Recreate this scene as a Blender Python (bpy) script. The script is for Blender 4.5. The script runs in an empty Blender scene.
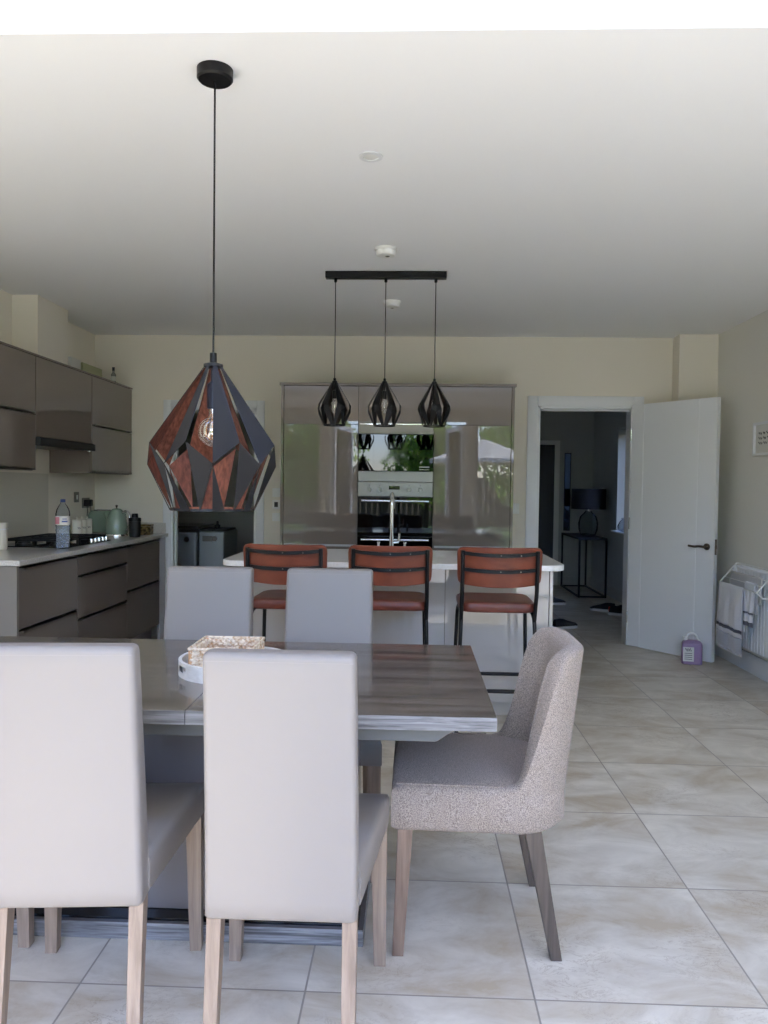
import bpy, bmesh, math, random
from mathutils import Vector, Matrix
random.seed(7)
PI = math.pi
S = bpy.context.scene
COL = S.collection

# ------------------------------------------------------------------ materials
def lin(c):
    return tuple((v/12.92 if v <= .04045 else ((v+.055)/1.055)**2.4) for v in c)
def srgb(r, g, b):
    return lin((r/255, g/255, b/255)) + (1.0,)
class NT:
    def __init__(s, m):
        s.m = m; s.t = m.node_tree; s.n = s.t.nodes
    def add(s, typ, **kw):
        n = s.n.new(typ)
        for k, v in kw.items(): setattr(n, k, v)
        return n
    def link(s, a, b): s.t.links.new(a, b)
def mat(name, col, rough=.5, metal=0., coat=0., coat_rough=.03, spec=.5, bump=None, mottled=None, sheen=0.,
        trans=0., ior=1.45, stretch=(1, 1, 1), alpha=1.0):
    m = bpy.data.materials.new(name); m.use_nodes = True
    nt = NT(m); b = nt.n['Principled BSDF']
    b.inputs['Base Color'].default_value = col
    b.inputs['Roughness'].default_value = rough
    b.inputs['Metallic'].default_value = metal
    b.inputs['Coat Weight'].default_value = coat
    b.inputs['Coat Roughness'].default_value = coat_rough
    if coat > .85: b.inputs['Coat IOR'].default_value = 1.55
    b.inputs['Specular IOR Level'].default_value = spec
    b.inputs['Sheen Weight'].default_value = sheen
    b.inputs['Transmission Weight'].default_value = trans
    b.inputs['IOR'].default_value = ior; b.inputs['Alpha'].default_value = alpha
    tc = nt.add('ShaderNodeTexCoord'); mp = nt.add('ShaderNodeMapping')
    mp.inputs['Scale'].default_value = stretch
    nt.link(tc.outputs['Object'], mp.inputs['Vector'])
    if mottled:      # (scale, other colour, detail, lo, hi)
        sc, c2, det, lo, hi = mottled
        nz = nt.add('ShaderNodeTexNoise'); nz.inputs['Scale'].default_value = sc; nz.inputs['Detail'].default_value = det
        nt.link(mp.outputs[0], nz.inputs['Vector'])
        rp = nt.add('ShaderNodeValToRGB'); e = rp.color_ramp.elements
        e[0].position = lo; e[0].color = col; e[1].position = hi; e[1].color = c2
        nt.link(nz.outputs['Fac'], rp.inputs['Fac']); nt.link(rp.outputs['Color'], b.inputs['Base Color'])
    if bump:         # (scale, strength, distance)
        nz = nt.add('ShaderNodeTexNoise'); nz.inputs['Scale'].default_value = bump[0]; nz.inputs['Detail'].default_value = 3
        nt.link(mp.outputs[0], nz.inputs['Vector'])
        bp = nt.add('ShaderNodeBump'); bp.inputs['Strength'].default_value = bump[1]; bp.inputs['Distance'].default_value = bump[2]
        nt.link(nz.outputs['Fac'], bp.inputs['Height']); nt.link(bp.outputs['Normal'], b.inputs['Normal'])
    return m
def pane_mat(name, tint=(1, 1, 1, 1), refl=.06):
    m = bpy.data.materials.new(name); m.use_nodes = True
    nt = NT(m); nt.n.remove(nt.n['Principled BSDF']); out = nt.n['Material Output']
    tr = nt.add('ShaderNodeBsdfTransparent'); tr.inputs['Color'].default_value = tint
    gl = nt.add('ShaderNodeBsdfGlossy'); gl.inputs['Roughness'].default_value = .02
    lw = nt.add('ShaderNodeLayerWeight'); lw.inputs['Blend'].default_value = refl*3
    mx = nt.add('ShaderNodeMixShader')
    nt.link(lw.outputs['Fresnel'], mx.inputs['Fac']); nt.link(tr.outputs[0], mx.inputs[1]); nt.link(gl.outputs[0], mx.inputs[2])
    nt.link(mx.outputs[0], out.inputs['Surface'])
    return m

def tile_mat():
    m = bpy.data.materials.new('travertine_tile'); m.use_nodes = True
    nt = NT(m); b = nt.n['Principled BSDF']
    tc = nt.add('ShaderNodeTexCoord'); mp = nt.add('ShaderNodeMapping')
    mp.inputs['Location'].default_value = (-.3352+.6*10, -2.0+.6*10, 0)
    nt.link(tc.outputs['Object'], mp.inputs['Vector'])
    br = nt.add('ShaderNodeTexBrick'); br.offset = 0; br.squash = 1
    br.inputs['Scale'].default_value = 1; br.inputs['Brick Width'].default_value = .6; br.inputs['Row Height'].default_value = .6
    br.inputs['Mortar Size'].default_value = .0028; br.inputs['Mortar Smooth'].default_value = .1; br.inputs['Bias'].default_value = 0
    br.inputs['Color1'].default_value = (.0, .0, .0, 1); br.inputs['Color2'].default_value = (1, 1, 1, 1)
    nt.link(mp.outputs[0], br.inputs['Vector'])
    # offset the stone pattern per tile
    mul = nt.add('ShaderNodeVectorMath', operation='SCALE'); mul.inputs['Scale'].default_value = 7.3
    nt.link(br.outputs['Color'], mul.inputs[0])
    ad = nt.add('ShaderNodeVectorMath', operation='ADD'); nt.link(tc.outputs['Object'], ad.inputs[0]); nt.link(mul.outputs[0], ad.inputs[1])
    st = nt.add('ShaderNodeMapping'); st.inputs['Scale'].default_value = (1, 1.7, 1); nt.link(ad.outputs[0], st.inputs['Vector'])
    n1 = nt.add('ShaderNodeTexNoise'); n1.inputs['Scale'].default_value = 3.2; n1.inputs['Detail'].default_value = 7; n1.inputs['Roughness'].default_value = .62
    n1.inputs['Distortion'].default_value = .6
    nt.link(st.outputs[0], n1.inputs['Vector'])
    r1 = nt.add('ShaderNodeValToRGB'); e = r1.color_ramp.elements
    e[0].position = .35; e[0].color = srgb(178, 165, 144); e[1].position = .66; e[1].color = srgb(214, 208, 196)
    k = r1.color_ramp.elements.new(.5); k.color = srgb(196, 189, 176)
    nt.link(n1.outputs['Fac'], r1.inputs['Fac'])
    # pitted veins
    n2 = nt.add('ShaderNodeTexNoise'); n2.inputs['Scale'].default_value = 9; n2.inputs['Detail'].default_value = 9; n2.inputs['Roughness'].default_value = .7
    n2.inputs['Distortion'].default_value = 1.2
    nt.link(st.outputs[0], n2.inputs['Vector'])
    r2 = nt.add('ShaderNodeValToRGB'); e = r2.color_ramp.elements
    e[0].position = .485; e[0].color = (0, 0, 0, 1); e[1].position = .52; e[1].color = (0, 0, 0, 1)
    k = r2.color_ramp.elements.new(.5); k.color = (1, 1, 1, 1)
    nt.link(n2.outputs['Fac'], r2.inputs['Fac'])
    n3 = nt.add('ShaderNodeTexNoise'); n3.inputs['Scale'].default_value = 2.1; nt.link(ad.outputs[0], n3.inputs['Vector'])
    r3 = nt.add('ShaderNodeValToRGB'); e = r3.color_ramp.elements; e[0].position = .5; e[1].position = .68
    nt.link(n3.outputs['Fac'], r3.inputs['Fac'])
    mm = nt.add('ShaderNodeMath', operation='MULTIPLY'); nt.link(r2.outputs['Color'], mm.inputs[0]); nt.link(r3.outputs['Color'], mm.inputs[1])
    m2 = nt.add('ShaderNodeMath', operation='MULTIPLY'); nt.link(mm.outputs[0], m2.inputs[0]); m2.inputs[1].default_value = .6
    mx = nt.add('ShaderNodeMixRGB'); nt.link(m2.outputs[0], mx.inputs['Fac']); nt.link(r1.outputs['Color'], mx.inputs['Color1'])
    mx.inputs['Color2'].default_value = srgb(128, 104, 76)
    mg = nt.add('ShaderNodeMixRGB'); nt.link(br.outputs['Fac'], mg.inputs['Fac']); nt.link(mx.outputs['Color'], mg.inputs['Color1'])
    mg.inputs['Color2'].default_value = srgb(146, 139, 130)
    nt.link(mg.outputs['Color'], b.inputs['Base Color'])
    b.inputs['Roughness'].default_value = .38
    rr = nt.add('ShaderNodeMapRange'); nt.link(n1.outputs['Fac'], rr.inputs['Value']); rr.inputs['To Min'].default_value = .28; rr.inputs['To Max'].default_value = .5
    nt.link(rr.outputs[0], b.inputs['Roughness'])
    bp = nt.add('ShaderNodeBump'); bp.invert = True; bp.inputs['Strength'].default_value = .5; bp.inputs['Distance'].default_value = .002
    nt.link(br.outputs['Fac'], bp.inputs['Height']); nt.link(bp.outputs['Normal'], b.inputs['Normal'])
    return m

def wood_mat(name, c1, c2, rough, coat, axis='x', scale=1.):
    m = bpy.data.materials.new(name); m.use_nodes = True
    nt = NT(m); b = nt.n['Principled BSDF']
    tc = nt.add('ShaderNodeTexCoord'); mp = nt.add('ShaderNodeMapping')
    st = {'x': (1.2, 26, 26), 'y': (26, 1.2, 26), 'z': (26, 26, 1.2)}[axis]
    mp.inputs['Scale'].default_value = tuple(v*scale for v in st)
    nt.link(tc.outputs['Object'], mp.inputs['Vector'])
    n1 = nt.add('ShaderNodeTexNoise'); n1.inputs['Scale'].default_value = 1.6; n1.inputs['Detail'].default_value = 6; n1.inputs['Roughness'].default_value = .65
    n1.inputs['Distortion'].default_value = .4
    nt.link(mp.outputs[0], n1.inputs['Vector'])
    rp = nt.add('ShaderNodeValToRGB'); e = rp.color_ramp.elements
    e[0].position = .36; e[0].color = c1; e[1].position = .64; e[1].color = c2
    nt.link(n1.outputs['Fac'], rp.inputs['Fac']); nt.link(rp.outputs['Color'], b.inputs['Base Color'])
    b.inputs['Roughness'].default_value = rough; b.inputs['Coat Weight'].default_value = coat; b.inputs['Coat Roughness'].default_value = .05
    return m

M = {}
M['wall'] = mat('wall_paint', srgb(224, 218, 204), .85, bump=(220, .06, .001))
M['wallgrey'] = mat('wall_paint_cool', srgb(224, 222, 214), .85, bump=(220, .06, .001))
M['ceil'] = mat('ceiling_paint', srgb(238, 239, 239), .9)
M['white'] = mat('white_satin_paint', srgb(220, 222, 224), .4)
M['tile'] = tile_mat()
M['gloss'] = mat('gloss_cashmere_lacquer', srgb(114, 104, 96), .4, coat=.95, coat_rough=.0, spec=.2)
M['carcass'] = mat('cabinet_carcass', srgb(120, 112, 104), .4)
M['islandgloss'] = mat('gloss_light_grey_lacquer', srgb(176, 172, 168), .4, coat=1, coat_rough=.0, spec=.2)
M['endpanel'] = mat('satin_grey_panel', srgb(122, 116, 110), .35, coat=.4)
M['quartz'] = mat('white_quartz', srgb(242, 242, 241), .3, coat=.6, mottled=(90, srgb(232, 232, 230), 4, .4, .7))
M['quartzgrey'] = mat('pale_grey_worktop', srgb(206, 203, 197), .3, coat=.6, mottled=(120, srgb(182, 178, 172), 4, .4, .7))
M['splash'] = mat('splashback_glass', srgb(196, 192, 178), .3, spec=.3)
M['steel'] = mat('brushed_steel', srgb(122, 118, 112), .34, 1, bump=(60, .08, .001), stretch=(1, 40, 40))
M['chrome'] = mat('chrome', srgb(225, 225, 225), .08, 1)
M['pull'] = mat('satin_aluminium', srgb(196, 196, 194), .35, .7)
M['handle'] = mat('dark_satin_steel', srgb(120, 116, 110), .3, 1)
M['bronze'] = mat('bronze_lever', srgb(112, 104, 96), .3, 1)
M['blackglass'] = mat('black_oven_glass', srgb(8, 9, 11), .02, spec=.6)
M['black'] = mat('black_metal', srgb(24, 23, 24), .38, 0.3, spec=.4)
M['blackmatt'] = mat('black_satin_plastic', srgb(20, 20, 21), .5)
M['iron'] = mat('cast_iron', srgb(22, 22, 23), .6, bump=(200, .2, .001))
M['shadeout'] = mat('black_lacquered_shade', srgb(27, 27, 30), .45, 0, spec=.35)
M['copper'] = mat('brushed_copper', srgb(142, 90, 74), .38, .7, bump=(40, .25, .002), stretch=(8, 8, 1), mottled=(14, srgb(92, 56, 46), 4, .35, .7))
M['shadein'] = mat('dark_inner_shade', srgb(48, 38, 34), .35, .4)
M['leather'] = mat('pale_taupe_faux_leather', srgb(133, 127, 123), .42, spec=.45, bump=(420, .12, .0012))
M['stitch'] = mat('pale_thread', srgb(142, 136, 131), .7)
M['greyfabric'] = mat('grey_tweed', srgb(110, 99, 91), .95, sheen=.1, mottled=(420, srgb(176, 162, 151), 3, .36, .64), bump=(520, .5, .002), spec=.2)
M['oakmid'] = wood_mat('brown_oak', srgb(104, 84, 70), srgb(136, 114, 98), .5, 0, 'z')
M['oakgrey'] = wood_mat('greyed_oak', srgb(66, 56, 49), srgb(92, 80, 70), .5, 0, 'z')
M['oaklight'] = wood_mat('pale_washed_oak', srgb(122, 105, 92), srgb(152, 134, 119), .5, 0, 'z')
M['tabletop'] = wood_mat('grey_brown_veneer', srgb(52, 46, 41), srgb(110, 101, 93), .24, .5, 'x', .55)
M['tableedge'] = wood_mat('limed_edge_veneer', srgb(78, 77, 79), srgb(146, 146, 149), .45, .0, 'x', 2.2)
M['tablebase'] = mat('dark_grey_gloss', srgb(112, 107, 107), .15, coat=.5)
M['apron'] = mat('grey_steel_apron', srgb(98, 99, 98), .45)
M['tan'] = mat('tan_leather', srgb(126, 62, 38), .45, spec=.5, mottled=(9, srgb(104, 48, 30), 5, .35, .7), bump=(300, .15, .001))
M['seatleather'] = mat('brown_leather', srgb(112, 54, 40), .36, spec=.5, mottled=(12, srgb(88, 40, 31), 5, .35, .7), bump=(300, .15, .001))
M['plastic'] = mat('white_plastic', srgb(226, 226, 222), .35)
M['pane'] = pane_mat('clear_pane')
M['bulbglass'] = mat('bulb_glass', srgb(232, 226, 214), .06, .85, alpha=.42)
M['bottle'] = pane_mat('clear_bottle', (.92, .95, .98, 1), .05)
M['water'] = mat('water_in_bottle', srgb(196, 206, 220), .2, alpha=.35)
M['filament'] = mat('filament', srgb(214, 140, 60), .3, 1)
M['towel'] = mat('white_towel', srgb(206, 206, 212), .95, sheen=.4, bump=(160, .6, .004))
M['band'] = mat('dark_towel_band', srgb(92, 90, 100), .95, bump=(160, .6, .004))
M['towelgrey'] = mat('grey_towel', srgb(166, 167, 178), .95, sheen=.4, bump=(160, .6, .004))
M['sheer'] = mat('sheer_cloth', srgb(190, 190, 192), .9)
M['radiator'] = mat('radiator_enamel', srgb(226, 228, 230), .35)
M['lilac'] = mat('lilac_detergent_plastic', srgb(142, 116, 150), .3, spec=.5)
M['paper'] = mat('white_paper', srgb(214, 212, 206), .7)
M['ink'] = mat('dark_ink', srgb(50, 48, 50), .7)
M['pinklabel'] = mat('pink_label_print', srgb(206, 130, 140), .5)
M['bluelabel'] = mat('blue_label_print', srgb(84, 96, 150), .5)
M['sage'] = mat('sage_enamel', srgb(132, 150, 133), .22, coat=.5)
M['ceramic'] = mat('cream_ceramic', srgb(214, 208, 194), .3)
M['gold'] = mat('gold_tin', srgb(148, 126, 84), .4, .6, mottled=(40, srgb(70, 58, 40), 4, .4, .6))
M['rope'] = mat('woven_rush', srgb(222, 210, 190), .85, mottled=(90, srgb(170, 132, 92), 4, .4, .7))
M['limed'] = wood_mat('whitewashed_wood', srgb(206, 204, 200), srgb(226, 225, 222), .5, 0, 'x')
M['cork'] = wood_mat('raw_wood', srgb(176, 128, 86), srgb(206, 164, 120), .6, 0, 'z')
M['navydark'] = mat('dark_navy_paint', srgb(34, 36, 44), .4)
M['shadenavy'] = mat('navy_lampshade', srgb(24, 25, 34), .85)
M['smoke'] = pane_mat('smoked_glass', (.72, .75, .78, 1), .05)
M['mirror'] = mat('mirror_glass', srgb(120, 130, 146), .04, 1)
M['washer'] = mat('silver_appliance', srgb(150, 158, 162), .35, .3)
M['green'] = mat('pale_green_carton', srgb(168, 170, 130), .6)
M['shoe'] = mat('dark_shoe_mesh', srgb(30, 32, 42), .8)
M['sole'] = mat('white_rubber', srgb(206, 206, 208), .6)
M['red'] = mat('red_trim', srgb(190, 36, 36), .5)
def leaf_mat(name, c, t):
    m = mat(name, c, .5); nt = NT(m); b = nt.n['Principled BSDF']; out = nt.n['Material Output']
    tl_ = nt.add('ShaderNodeBsdfTranslucent'); tl_.inputs['Color'].default_value = t
    mx = nt.add('ShaderNodeMixShader'); mx.inputs['Fac'].default_value = .55
    nt.link(b.outputs[0], mx.inputs[1]); nt.link(tl_.outputs[0], mx.inputs[2]); nt.link(mx.outputs[0], out.inputs['Surface']); return m
M['leaf'] = leaf_mat('leaf_green', srgb(128, 156, 76), srgb(176, 210, 100))
M['leafdark'] = leaf_mat('leaf_dark_green', srgb(92, 124, 62), srgb(134, 172, 80))
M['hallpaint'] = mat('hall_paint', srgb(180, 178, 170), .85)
M['bark'] = mat('bark', srgb(84, 70, 56), .9, bump=(30, .6, .01))
M['patio'] = mat('sandstone_paving', srgb(196, 192, 184), .85, mottled=(2.5, srgb(164, 154, 138), 5, .35, .65))
M['lawn'] = mat('lawn', srgb(96, 124, 56), .95, mottled=(40, srgb(70, 98, 42), 4, .35, .65))
M['fence'] = wood_mat('weathered_fence', srgb(92, 76, 62), srgb(124, 106, 88), .8, 0, 'z')
M['canvas'] = mat('cream_canvas', srgb(226, 222, 210), .9)
M['render'] = mat('white_render', srgb(210, 206, 196), .9)

# ------------------------------------------------------------------ mesh builder
class MB:
    """Collects shapes into one mesh. World coordinates may be given: 'off' is subtracted."""
    def __init__(s, off=(0, 0, 0)):
        s.bm = bmesh.new(); s.off = Vector(off); s.mi = 0
    def _v(s, p): return s.bm.verts.new(Vector(p) - s.off)
    def face(s, pts, mi=None):
        f = s.bm.faces.new([s._v(p) for p in pts]); f.material_index = s.mi if mi is None else mi; return f
    def _done(s, verts, bev, seg, keep=None):
        faces = {f for v in verts for f in v.link_faces}
        for f in faces: f.material_index = s.mi
        if bev > 0:
            ed = list({e for v in verts for e in v.link_edges})
            bmesh.ops.bevel(s.bm, geom=ed, offset=bev, segments=seg, profile=.5, affect='EDGES', clamp_overlap=True, material=s.mi)
    def box(s, x0, x1, y0, y1, z0, z1, bev=0., seg=2):
        P = [(x0, y0, z0), (x1, y0, z0), (x1, y1, z0), (x0, y1, z0), (x0, y0, z1), (x1, y0, z1), (x1, y1, z1), (x0, y1, z1)]
        return s.hexa(P, bev, seg)
    def hexa(s, P, bev=0., seg=2):
        v = [s._v(p) for p in P]
        for q in ((3, 2, 1, 0), (4, 5, 6, 7), (0, 1, 5, 4), (1, 2, 6, 5), (2, 3, 7, 6), (3, 0, 4, 7)):
            s.bm.faces.new([v[i] for i in q])
        s._done(v, bev, seg); return s
    def prism(s, poly, axis, a, b, bev=0., seg=2):
        """poly of 2-D points extruded along axis from a to b"""
        def P(p, t):
            return {'x': (t, p[0], p[1]), 'y': (p[0], t, p[1]), 'z': (p[0], p[1], t)}[axis]
        A = [s._v(P(p, a)) for p in poly]; B = [s._v(P(p, b)) for p in poly]
        n = len(poly)
        fs = [s.bm.faces.new(A), s.bm.faces.new(B[::-1])]
        for i in range(n): fs.append(s.bm.faces.new((A[i], B[i], B[(i+1) % n], A[(i+1) % n])))
        bmesh.ops.recalc_face_normals(s.bm, faces=fs)
        s._done(A+B, bev, seg); return s
    def loft(s, rings, closed=True, caps=True, mi=None):
        R = [[s._v(p) for p in r] for r in rings]; n = len(R[0]); fs = []
        for a, b in zip(R, R[1:]):
            for i in range(n if closed else n-1):
                j = (i+1) % n
                fs.append(s.bm.faces.new((a[i], a[j], b[j], b[i])))
        if caps and closed:
            fs.append(s.bm.faces.new(R[0][::-1])); fs.append(s.bm.faces.new(R[-1]))
        if closed: bmesh.ops.recalc_face_normals(s.bm, faces=fs)
        for f in fs: f.material_index = s.mi if mi is None else mi
        return s
    def lathe(s, prof, c=(0, 0, 0), n=32, caps=True):
        """prof: (radius, z) list; around vertical axis at c"""
        rings = [[(c[0]+r*math.cos(2*PI*i/n), c[1]+r*math.sin(2*PI*i/n), c[2]+z) for i in range(n)] for r, z in prof]
        return s.loft(rings, True, caps)
    def cyl(s, a, b, r, n=16, r2=None):
        a = Vector(a); b = Vector(b); return s.tube([a, b], r, n, r2)
    def tube(s, pts, r, n=10, r2=None, flat=1.):
        pts = [Vector(p) for p in pts]; rings = []; up = None
        for i, p in enumerate(pts):
            d = (pts[min(i+1, len(pts)-1)] - pts[max(i-1, 0)]).normalized()
            if up is None:
                up = Vector((0, 0, 1)) if abs(d.z) < .9 else Vector((0, 1, 0))
            u = d.cross(up).normalized(); w = u.cross(d).normalized(); up = w
            rr = r if r2 is None else r + (r2-r)*i/(len(pts)-1)
            rings.append([p + (u*math.cos(2*PI*k/n) + w*math.sin(2*PI*k/n)*flat)*rr for k in range(n)])
        return s.loft(rings)
    def ball(s, c, r, n=16, sq=(1, 1, 1)):
        prof = []
        m = n//2
        rings = []
        for j in range(1, m):
            a = PI*j/m - PI/2
            rings.append([(c[0]+r*sq[0]*math.cos(a)*math.cos(2*PI*i/n), c[1]+r*sq[1]*math.cos(a)*math.sin(2*PI*i/n), c[2]+r*sq[2]*math.sin(a)) for i in range(n)])
        return s.loft(rings)
    def build(s, name, m, parent=None, loc=None, rot=None, smooth=38):
        me = bpy.data.meshes.new(name); s.bm.normal_update(); s.bm.to_mesh(me); s.bm.free()
        for q in (m if isinstance(m, (list, tuple)) else [m]): me.materials.append(q)
        if smooth:
            me.polygons.foreach_set('use_smooth', [True]*len(me.polygons))
            me.set_sharp_from_angle(angle=math.radians(smooth))
        o = bpy.data.objects.new(name, me); COL.objects.link(o)
        if smooth == 38:
            wn = o.modifiers.new('flat faces', 'WEIGHTED_NORMAL'); wn.keep_sharp = True; wn.weight = 100
        if parent is not None: o.parent = parent
        if loc is not None: o.location = loc
        if rot is not None: o.rotation_euler = rot
        return o
def fillet(pts, r, seg=5):
    """polyline with rounded inner corners"""
    pts = [Vector(p) for p in pts]; out = [pts[0]]
    for a, p, b in zip(pts, pts[1:], pts[2:]):
        u = (a-p); w = (b-p); d = min(r, u.length*.49, w.length*.49)
        A = p + u.normalized()*d; B = p + w.normalized()*d
        for i in range(seg+1):
            t = i/seg; out.append(A*(1-t)**2 + p*2*t*(1-t) + B*t*t)
    out.append(pts[-1]); return out
def rrect(w, h, r, n=5, cx=0, cy=0):
    pts = []
    for sx, sy, a0 in ((1, 1, 0), (-1, 1, PI/2), (-1, -1, PI), (1, -1, 1.5*PI)):
        for i in range(n+1):
            a = a0 + PI/2*i/n
            pts.append((cx + sx*(w/2-r) + r*math.cos(a), cy + sy*(h/2-r) + r*math.sin(a)))
    return pts

def tag(o, label, cat, group=None, kind=None):
    if label: o['label'] = label
    if cat: o['category'] = cat
    if group: o['group'] = group
    if kind: o['kind'] = kind
    return o
def thing(name, label, cat, loc=(0, 0, 0), rz=0, group=None):
    o = bpy.data.objects.new(name, None); COL.objects.link(o)
    o.location = loc; o.rotation_euler = (0, 0, rz); o.empty_display_size = .1
    return tag(o, label, cat, group)
def struct(o, label=None):
    o['kind'] = 'structure'
    if label: o['label'] = label
    return o
def kids(o): return [c for c in COL.objects if c.parent == o]
def dup(root, loc, rz, label, group=None):
    r = root.copy(); COL.objects.link(r); r.location = loc; r.rotation_euler = (0, 0, rz); r['label'] = label
    if group: r['group'] = group
    for ch in kids(root):
        c = ch.copy(); COL.objects.link(c); c.parent = r
        for g in kids(ch):
            d = g.copy(); COL.objects.link(d); d.parent = c
    return r

# ------------------------------------------------------------------ room shell
XL, XR, YB, H = -2.79, 2.509, 6.746, 2.627
YF = -.45                     # glazed garden wall behind the camera
T = .12
YH = 10.95                    # far end of hall
fl = MB(); fl.box(-2.95, 2.9, YF-.15, YH+.2, -.1, 0); struct(fl.build('floor', M['tile'], smooth=0), 'large square travertine-look floor tiles')
# ceiling with the rooflight well
RX0, RX1, RY0, RY1 = -2.2, 2.1, 1.77, 2.262
c = MB()
for x0, x1, y0, y1 in ((-2.95, 2.7, YF-.15, RY0), (-2.95, 2.7, RY1, YB+.06), (-2.95, RX0, RY0, RY1), (RX1, 2.7, RY0, RY1)):
    c.box(x0, x1, y0, y1, H, H+.14)
struct(c.build('ceiling', M['ceil'], smooth=0), 'flat white plaster ceiling')
c = MB()
for x0, x1, y0, y1 in ((RX0-.08, RX1+.08, RY1, RY1+.08), (RX0-.08, RX1+.08, RY0-.08, RY0), (RX0-.08, RX0, RY0, RY1), (RX1, RX1+.08, RY0, RY1)):
    c.box(x0, x1, y0, y1, H+.14, H+.66)
struct(c.build('trim_1', M['white'], smooth=0), 'white upstand of the rooflight')
w = MB()
for x0, x1, y0, y1 in ((RX0-.05, RX1+.05, RY0-.05, RY0+.03), (RX0-.05, RX1+.05, RY1-.03, RY1+.05), (RX0-.05, RX0+.03, RY0, RY1), (RX1-.03, RX1+.05, RY0, RY1)):
    w.box(x0, x1, y0, y1, H+.66, H+.72)
rl = struct(w.build('window_1', M['white'], smooth=0), 'rooflight above the dining table')
w = MB(); w.box(RX0, RX1, RY0, RY1, H+.68, H+.695); w.build('window_pane', M['pane'], rl, smooth=0)
# side walls
c = MB(); c.box(XL-T, XL, YF-.15, YB+T, 0, H+.05); struct(c.build('wall_left', M['wall'], smooth=0), 'cream wall behind the hob')
c = MB(); c.box(XR, XR+T, YF-.15, YB+T, 0, H+.05); struct(c.build('wall_right', M['wallgrey'], smooth=0), 'greyish cream wall with the radiator')
# back wall with two door openings
DL0, DL1, DLH = -2.112, -1.359, 2.0
DR0, DR1, DRH = 1.056, 1.868, 2.042
c = MB()
for x0, x1, z0, z1 in ((XL, DL0, 0, H+.05), (DL0, DL1, DLH, H+.05), (DL1, DR0, 0, H+.05), (DR0, DR1, DRH, H+.05), (DR1, XR, 0, H+.05)):
    c.box(x0, x1, YB, YB+T, z0, z1)
struct(c.build('wall_back', M['wall'], smooth=0), 'cream back wall')
c = MB(); c.box(2.19, XR-.001, YB-.165, YB-.001, 0, H-.001); struct(c.build('trim_2', M['wall'], smooth=0), 'boxed-in cream column in the right corner')
c = MB(); c.box(XL+.001, -2.604, 5.33, 5.80, 2.165, H-.001); struct(c.build('trim_3', M['wall'], smooth=0), 'cream boxing for the extractor flue')
def architrave(name, x0, x1, h, wd, label):
    a = MB()
    a.box(x0-wd, x0, YB-.02, YB-.001, 0, h+wd, .004); a.box(x1, x1+wd, YB-.02, YB-.001, 0, h+wd, .004); a.box(x0, x1, YB-.02, YB-.001, h, h+wd, .004)
    # lining and stop of the frame
    a.box(x0-.001, x0+.022, YB-.012, YB+T+.012, 0, h); a.box(x1-.022, x1+.001, YB-.012, YB+T+.012, 0, h); a.box(x0, x1, YB-.012, YB+T+.012, h-.022, h+.001)
    a.box(x0+.02, x0+.035, YB+.045, YB+.08, 0, h-.02); a.box(x0+.02, x1-.02, YB+.045, YB+.08, h-.035, h-.02)
    return struct(a.build(name, M['white'], smooth=30), label)
architrave('trim_4', DL0, DL1, DLH, .066, 'white door frame of the utility room')
architrave('trim_5', DR0, DR1, DRH, .085, 'white door frame of the hall')
# baseboards
b = MB(); b.prism([(XR-.018, 0), (XR-.001, 0), (XR-.001, .14), (XR-.012, .14), (XR-.018, .125)], 'y', YF+.02, YB-.145); struct(b.build('baseboard_right', M['white'], smooth=0))
b = MB(); b.box(DR1+.09, 2.188, YB-.018, YB-.001, 0, .14); b.box(DL1+.07, -1.10, YB-.018, YB-.001, 0, .14); b.box(.80, DR0-.088, YB-.018, YB-.001, 0, .14)
struct(b.build('baseboard_back', M['white'], smooth=0))
# garden wall behind the camera: fixed light | pier | wide open doorway | pier | fixed light
c = MB()
for x0, x1, z0, z1 in ((XL-T, -2.62, 0, H+.05), (-1.50, -1.36, 0, 2.42), (.86, 1.0, 0, 2.42), (2.34, XR+T, 0, H+.05), (-2.62, 2.34, 2.42, H+.05)):
    c.box(x0, x1, YF-.15, YF, z0, z1)
struct(c.build('wall_front', M['wallgrey'], smooth=0), 'garden wall with glazed openings')
def window(name, x0, x1, z0, z1):
    f = MB(); t = .055; y0, y1 = YF-.11, YF-.04
    f.box(x0, x0+t, y0, y1, z0, z1, .004); f.box(x1-t, x1, y0, y1, z0, z1, .004); f.box(x0+t, x1-t, y0, y1, z0, z0+t, .004); f.box(x0+t, x1-t, y0, y1, z1-t, z1, .004)
    o = struct(f.build(name, M['white']))
    p = MB(); p.box(x0+t, x1-t, YF-.08, YF-.072, z0+t, z1-t); p.build('window_pane', M['pane'], o, smooth=0); return o
window('window_2', -2.62, -1.50, .0, 2.42); window('window_3', 1.0, 2.34, .0, 2.42)
def leaf(name, hx, ang):
    w_, h_ = 1.02, 2.38
    f = MB(); t = .085
    f.box(0, t, -.03, .03, .02, h_, .005); f.box(w_-t, w_, -.03, .03, .02, h_, .005); f.box(t, w_-t, -.03, .03, .02, .02+t*1.6, .005); f.box(t, w_-t, -.03, .03, h_-t, h_, .005)
    o = struct(f.build(name, M['white'], loc=(hx, YF-.13, 0), rot=(0, 0, ang)), 'open white glazed garden door leaf')
    p = MB(); p.box(t, w_-t, -.006, .006, .02+t*1.6, h_-t); p.build('door_pane', M['pane'], o, smooth=0)
    hd = MB(); hd.cyl((w_-.04, .03, 1.02), (w_-.04, .07, 1.02), .008); hd.tube([(w_-.04, .07, 1.02), (w_-.16, .07, 1.02)], .009)
    hd.build('door_handle', M['chrome'], o)
leaf('door_2', -1.33, math.radians(-77)); leaf('door_3', .83, math.radians(-103))

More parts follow.
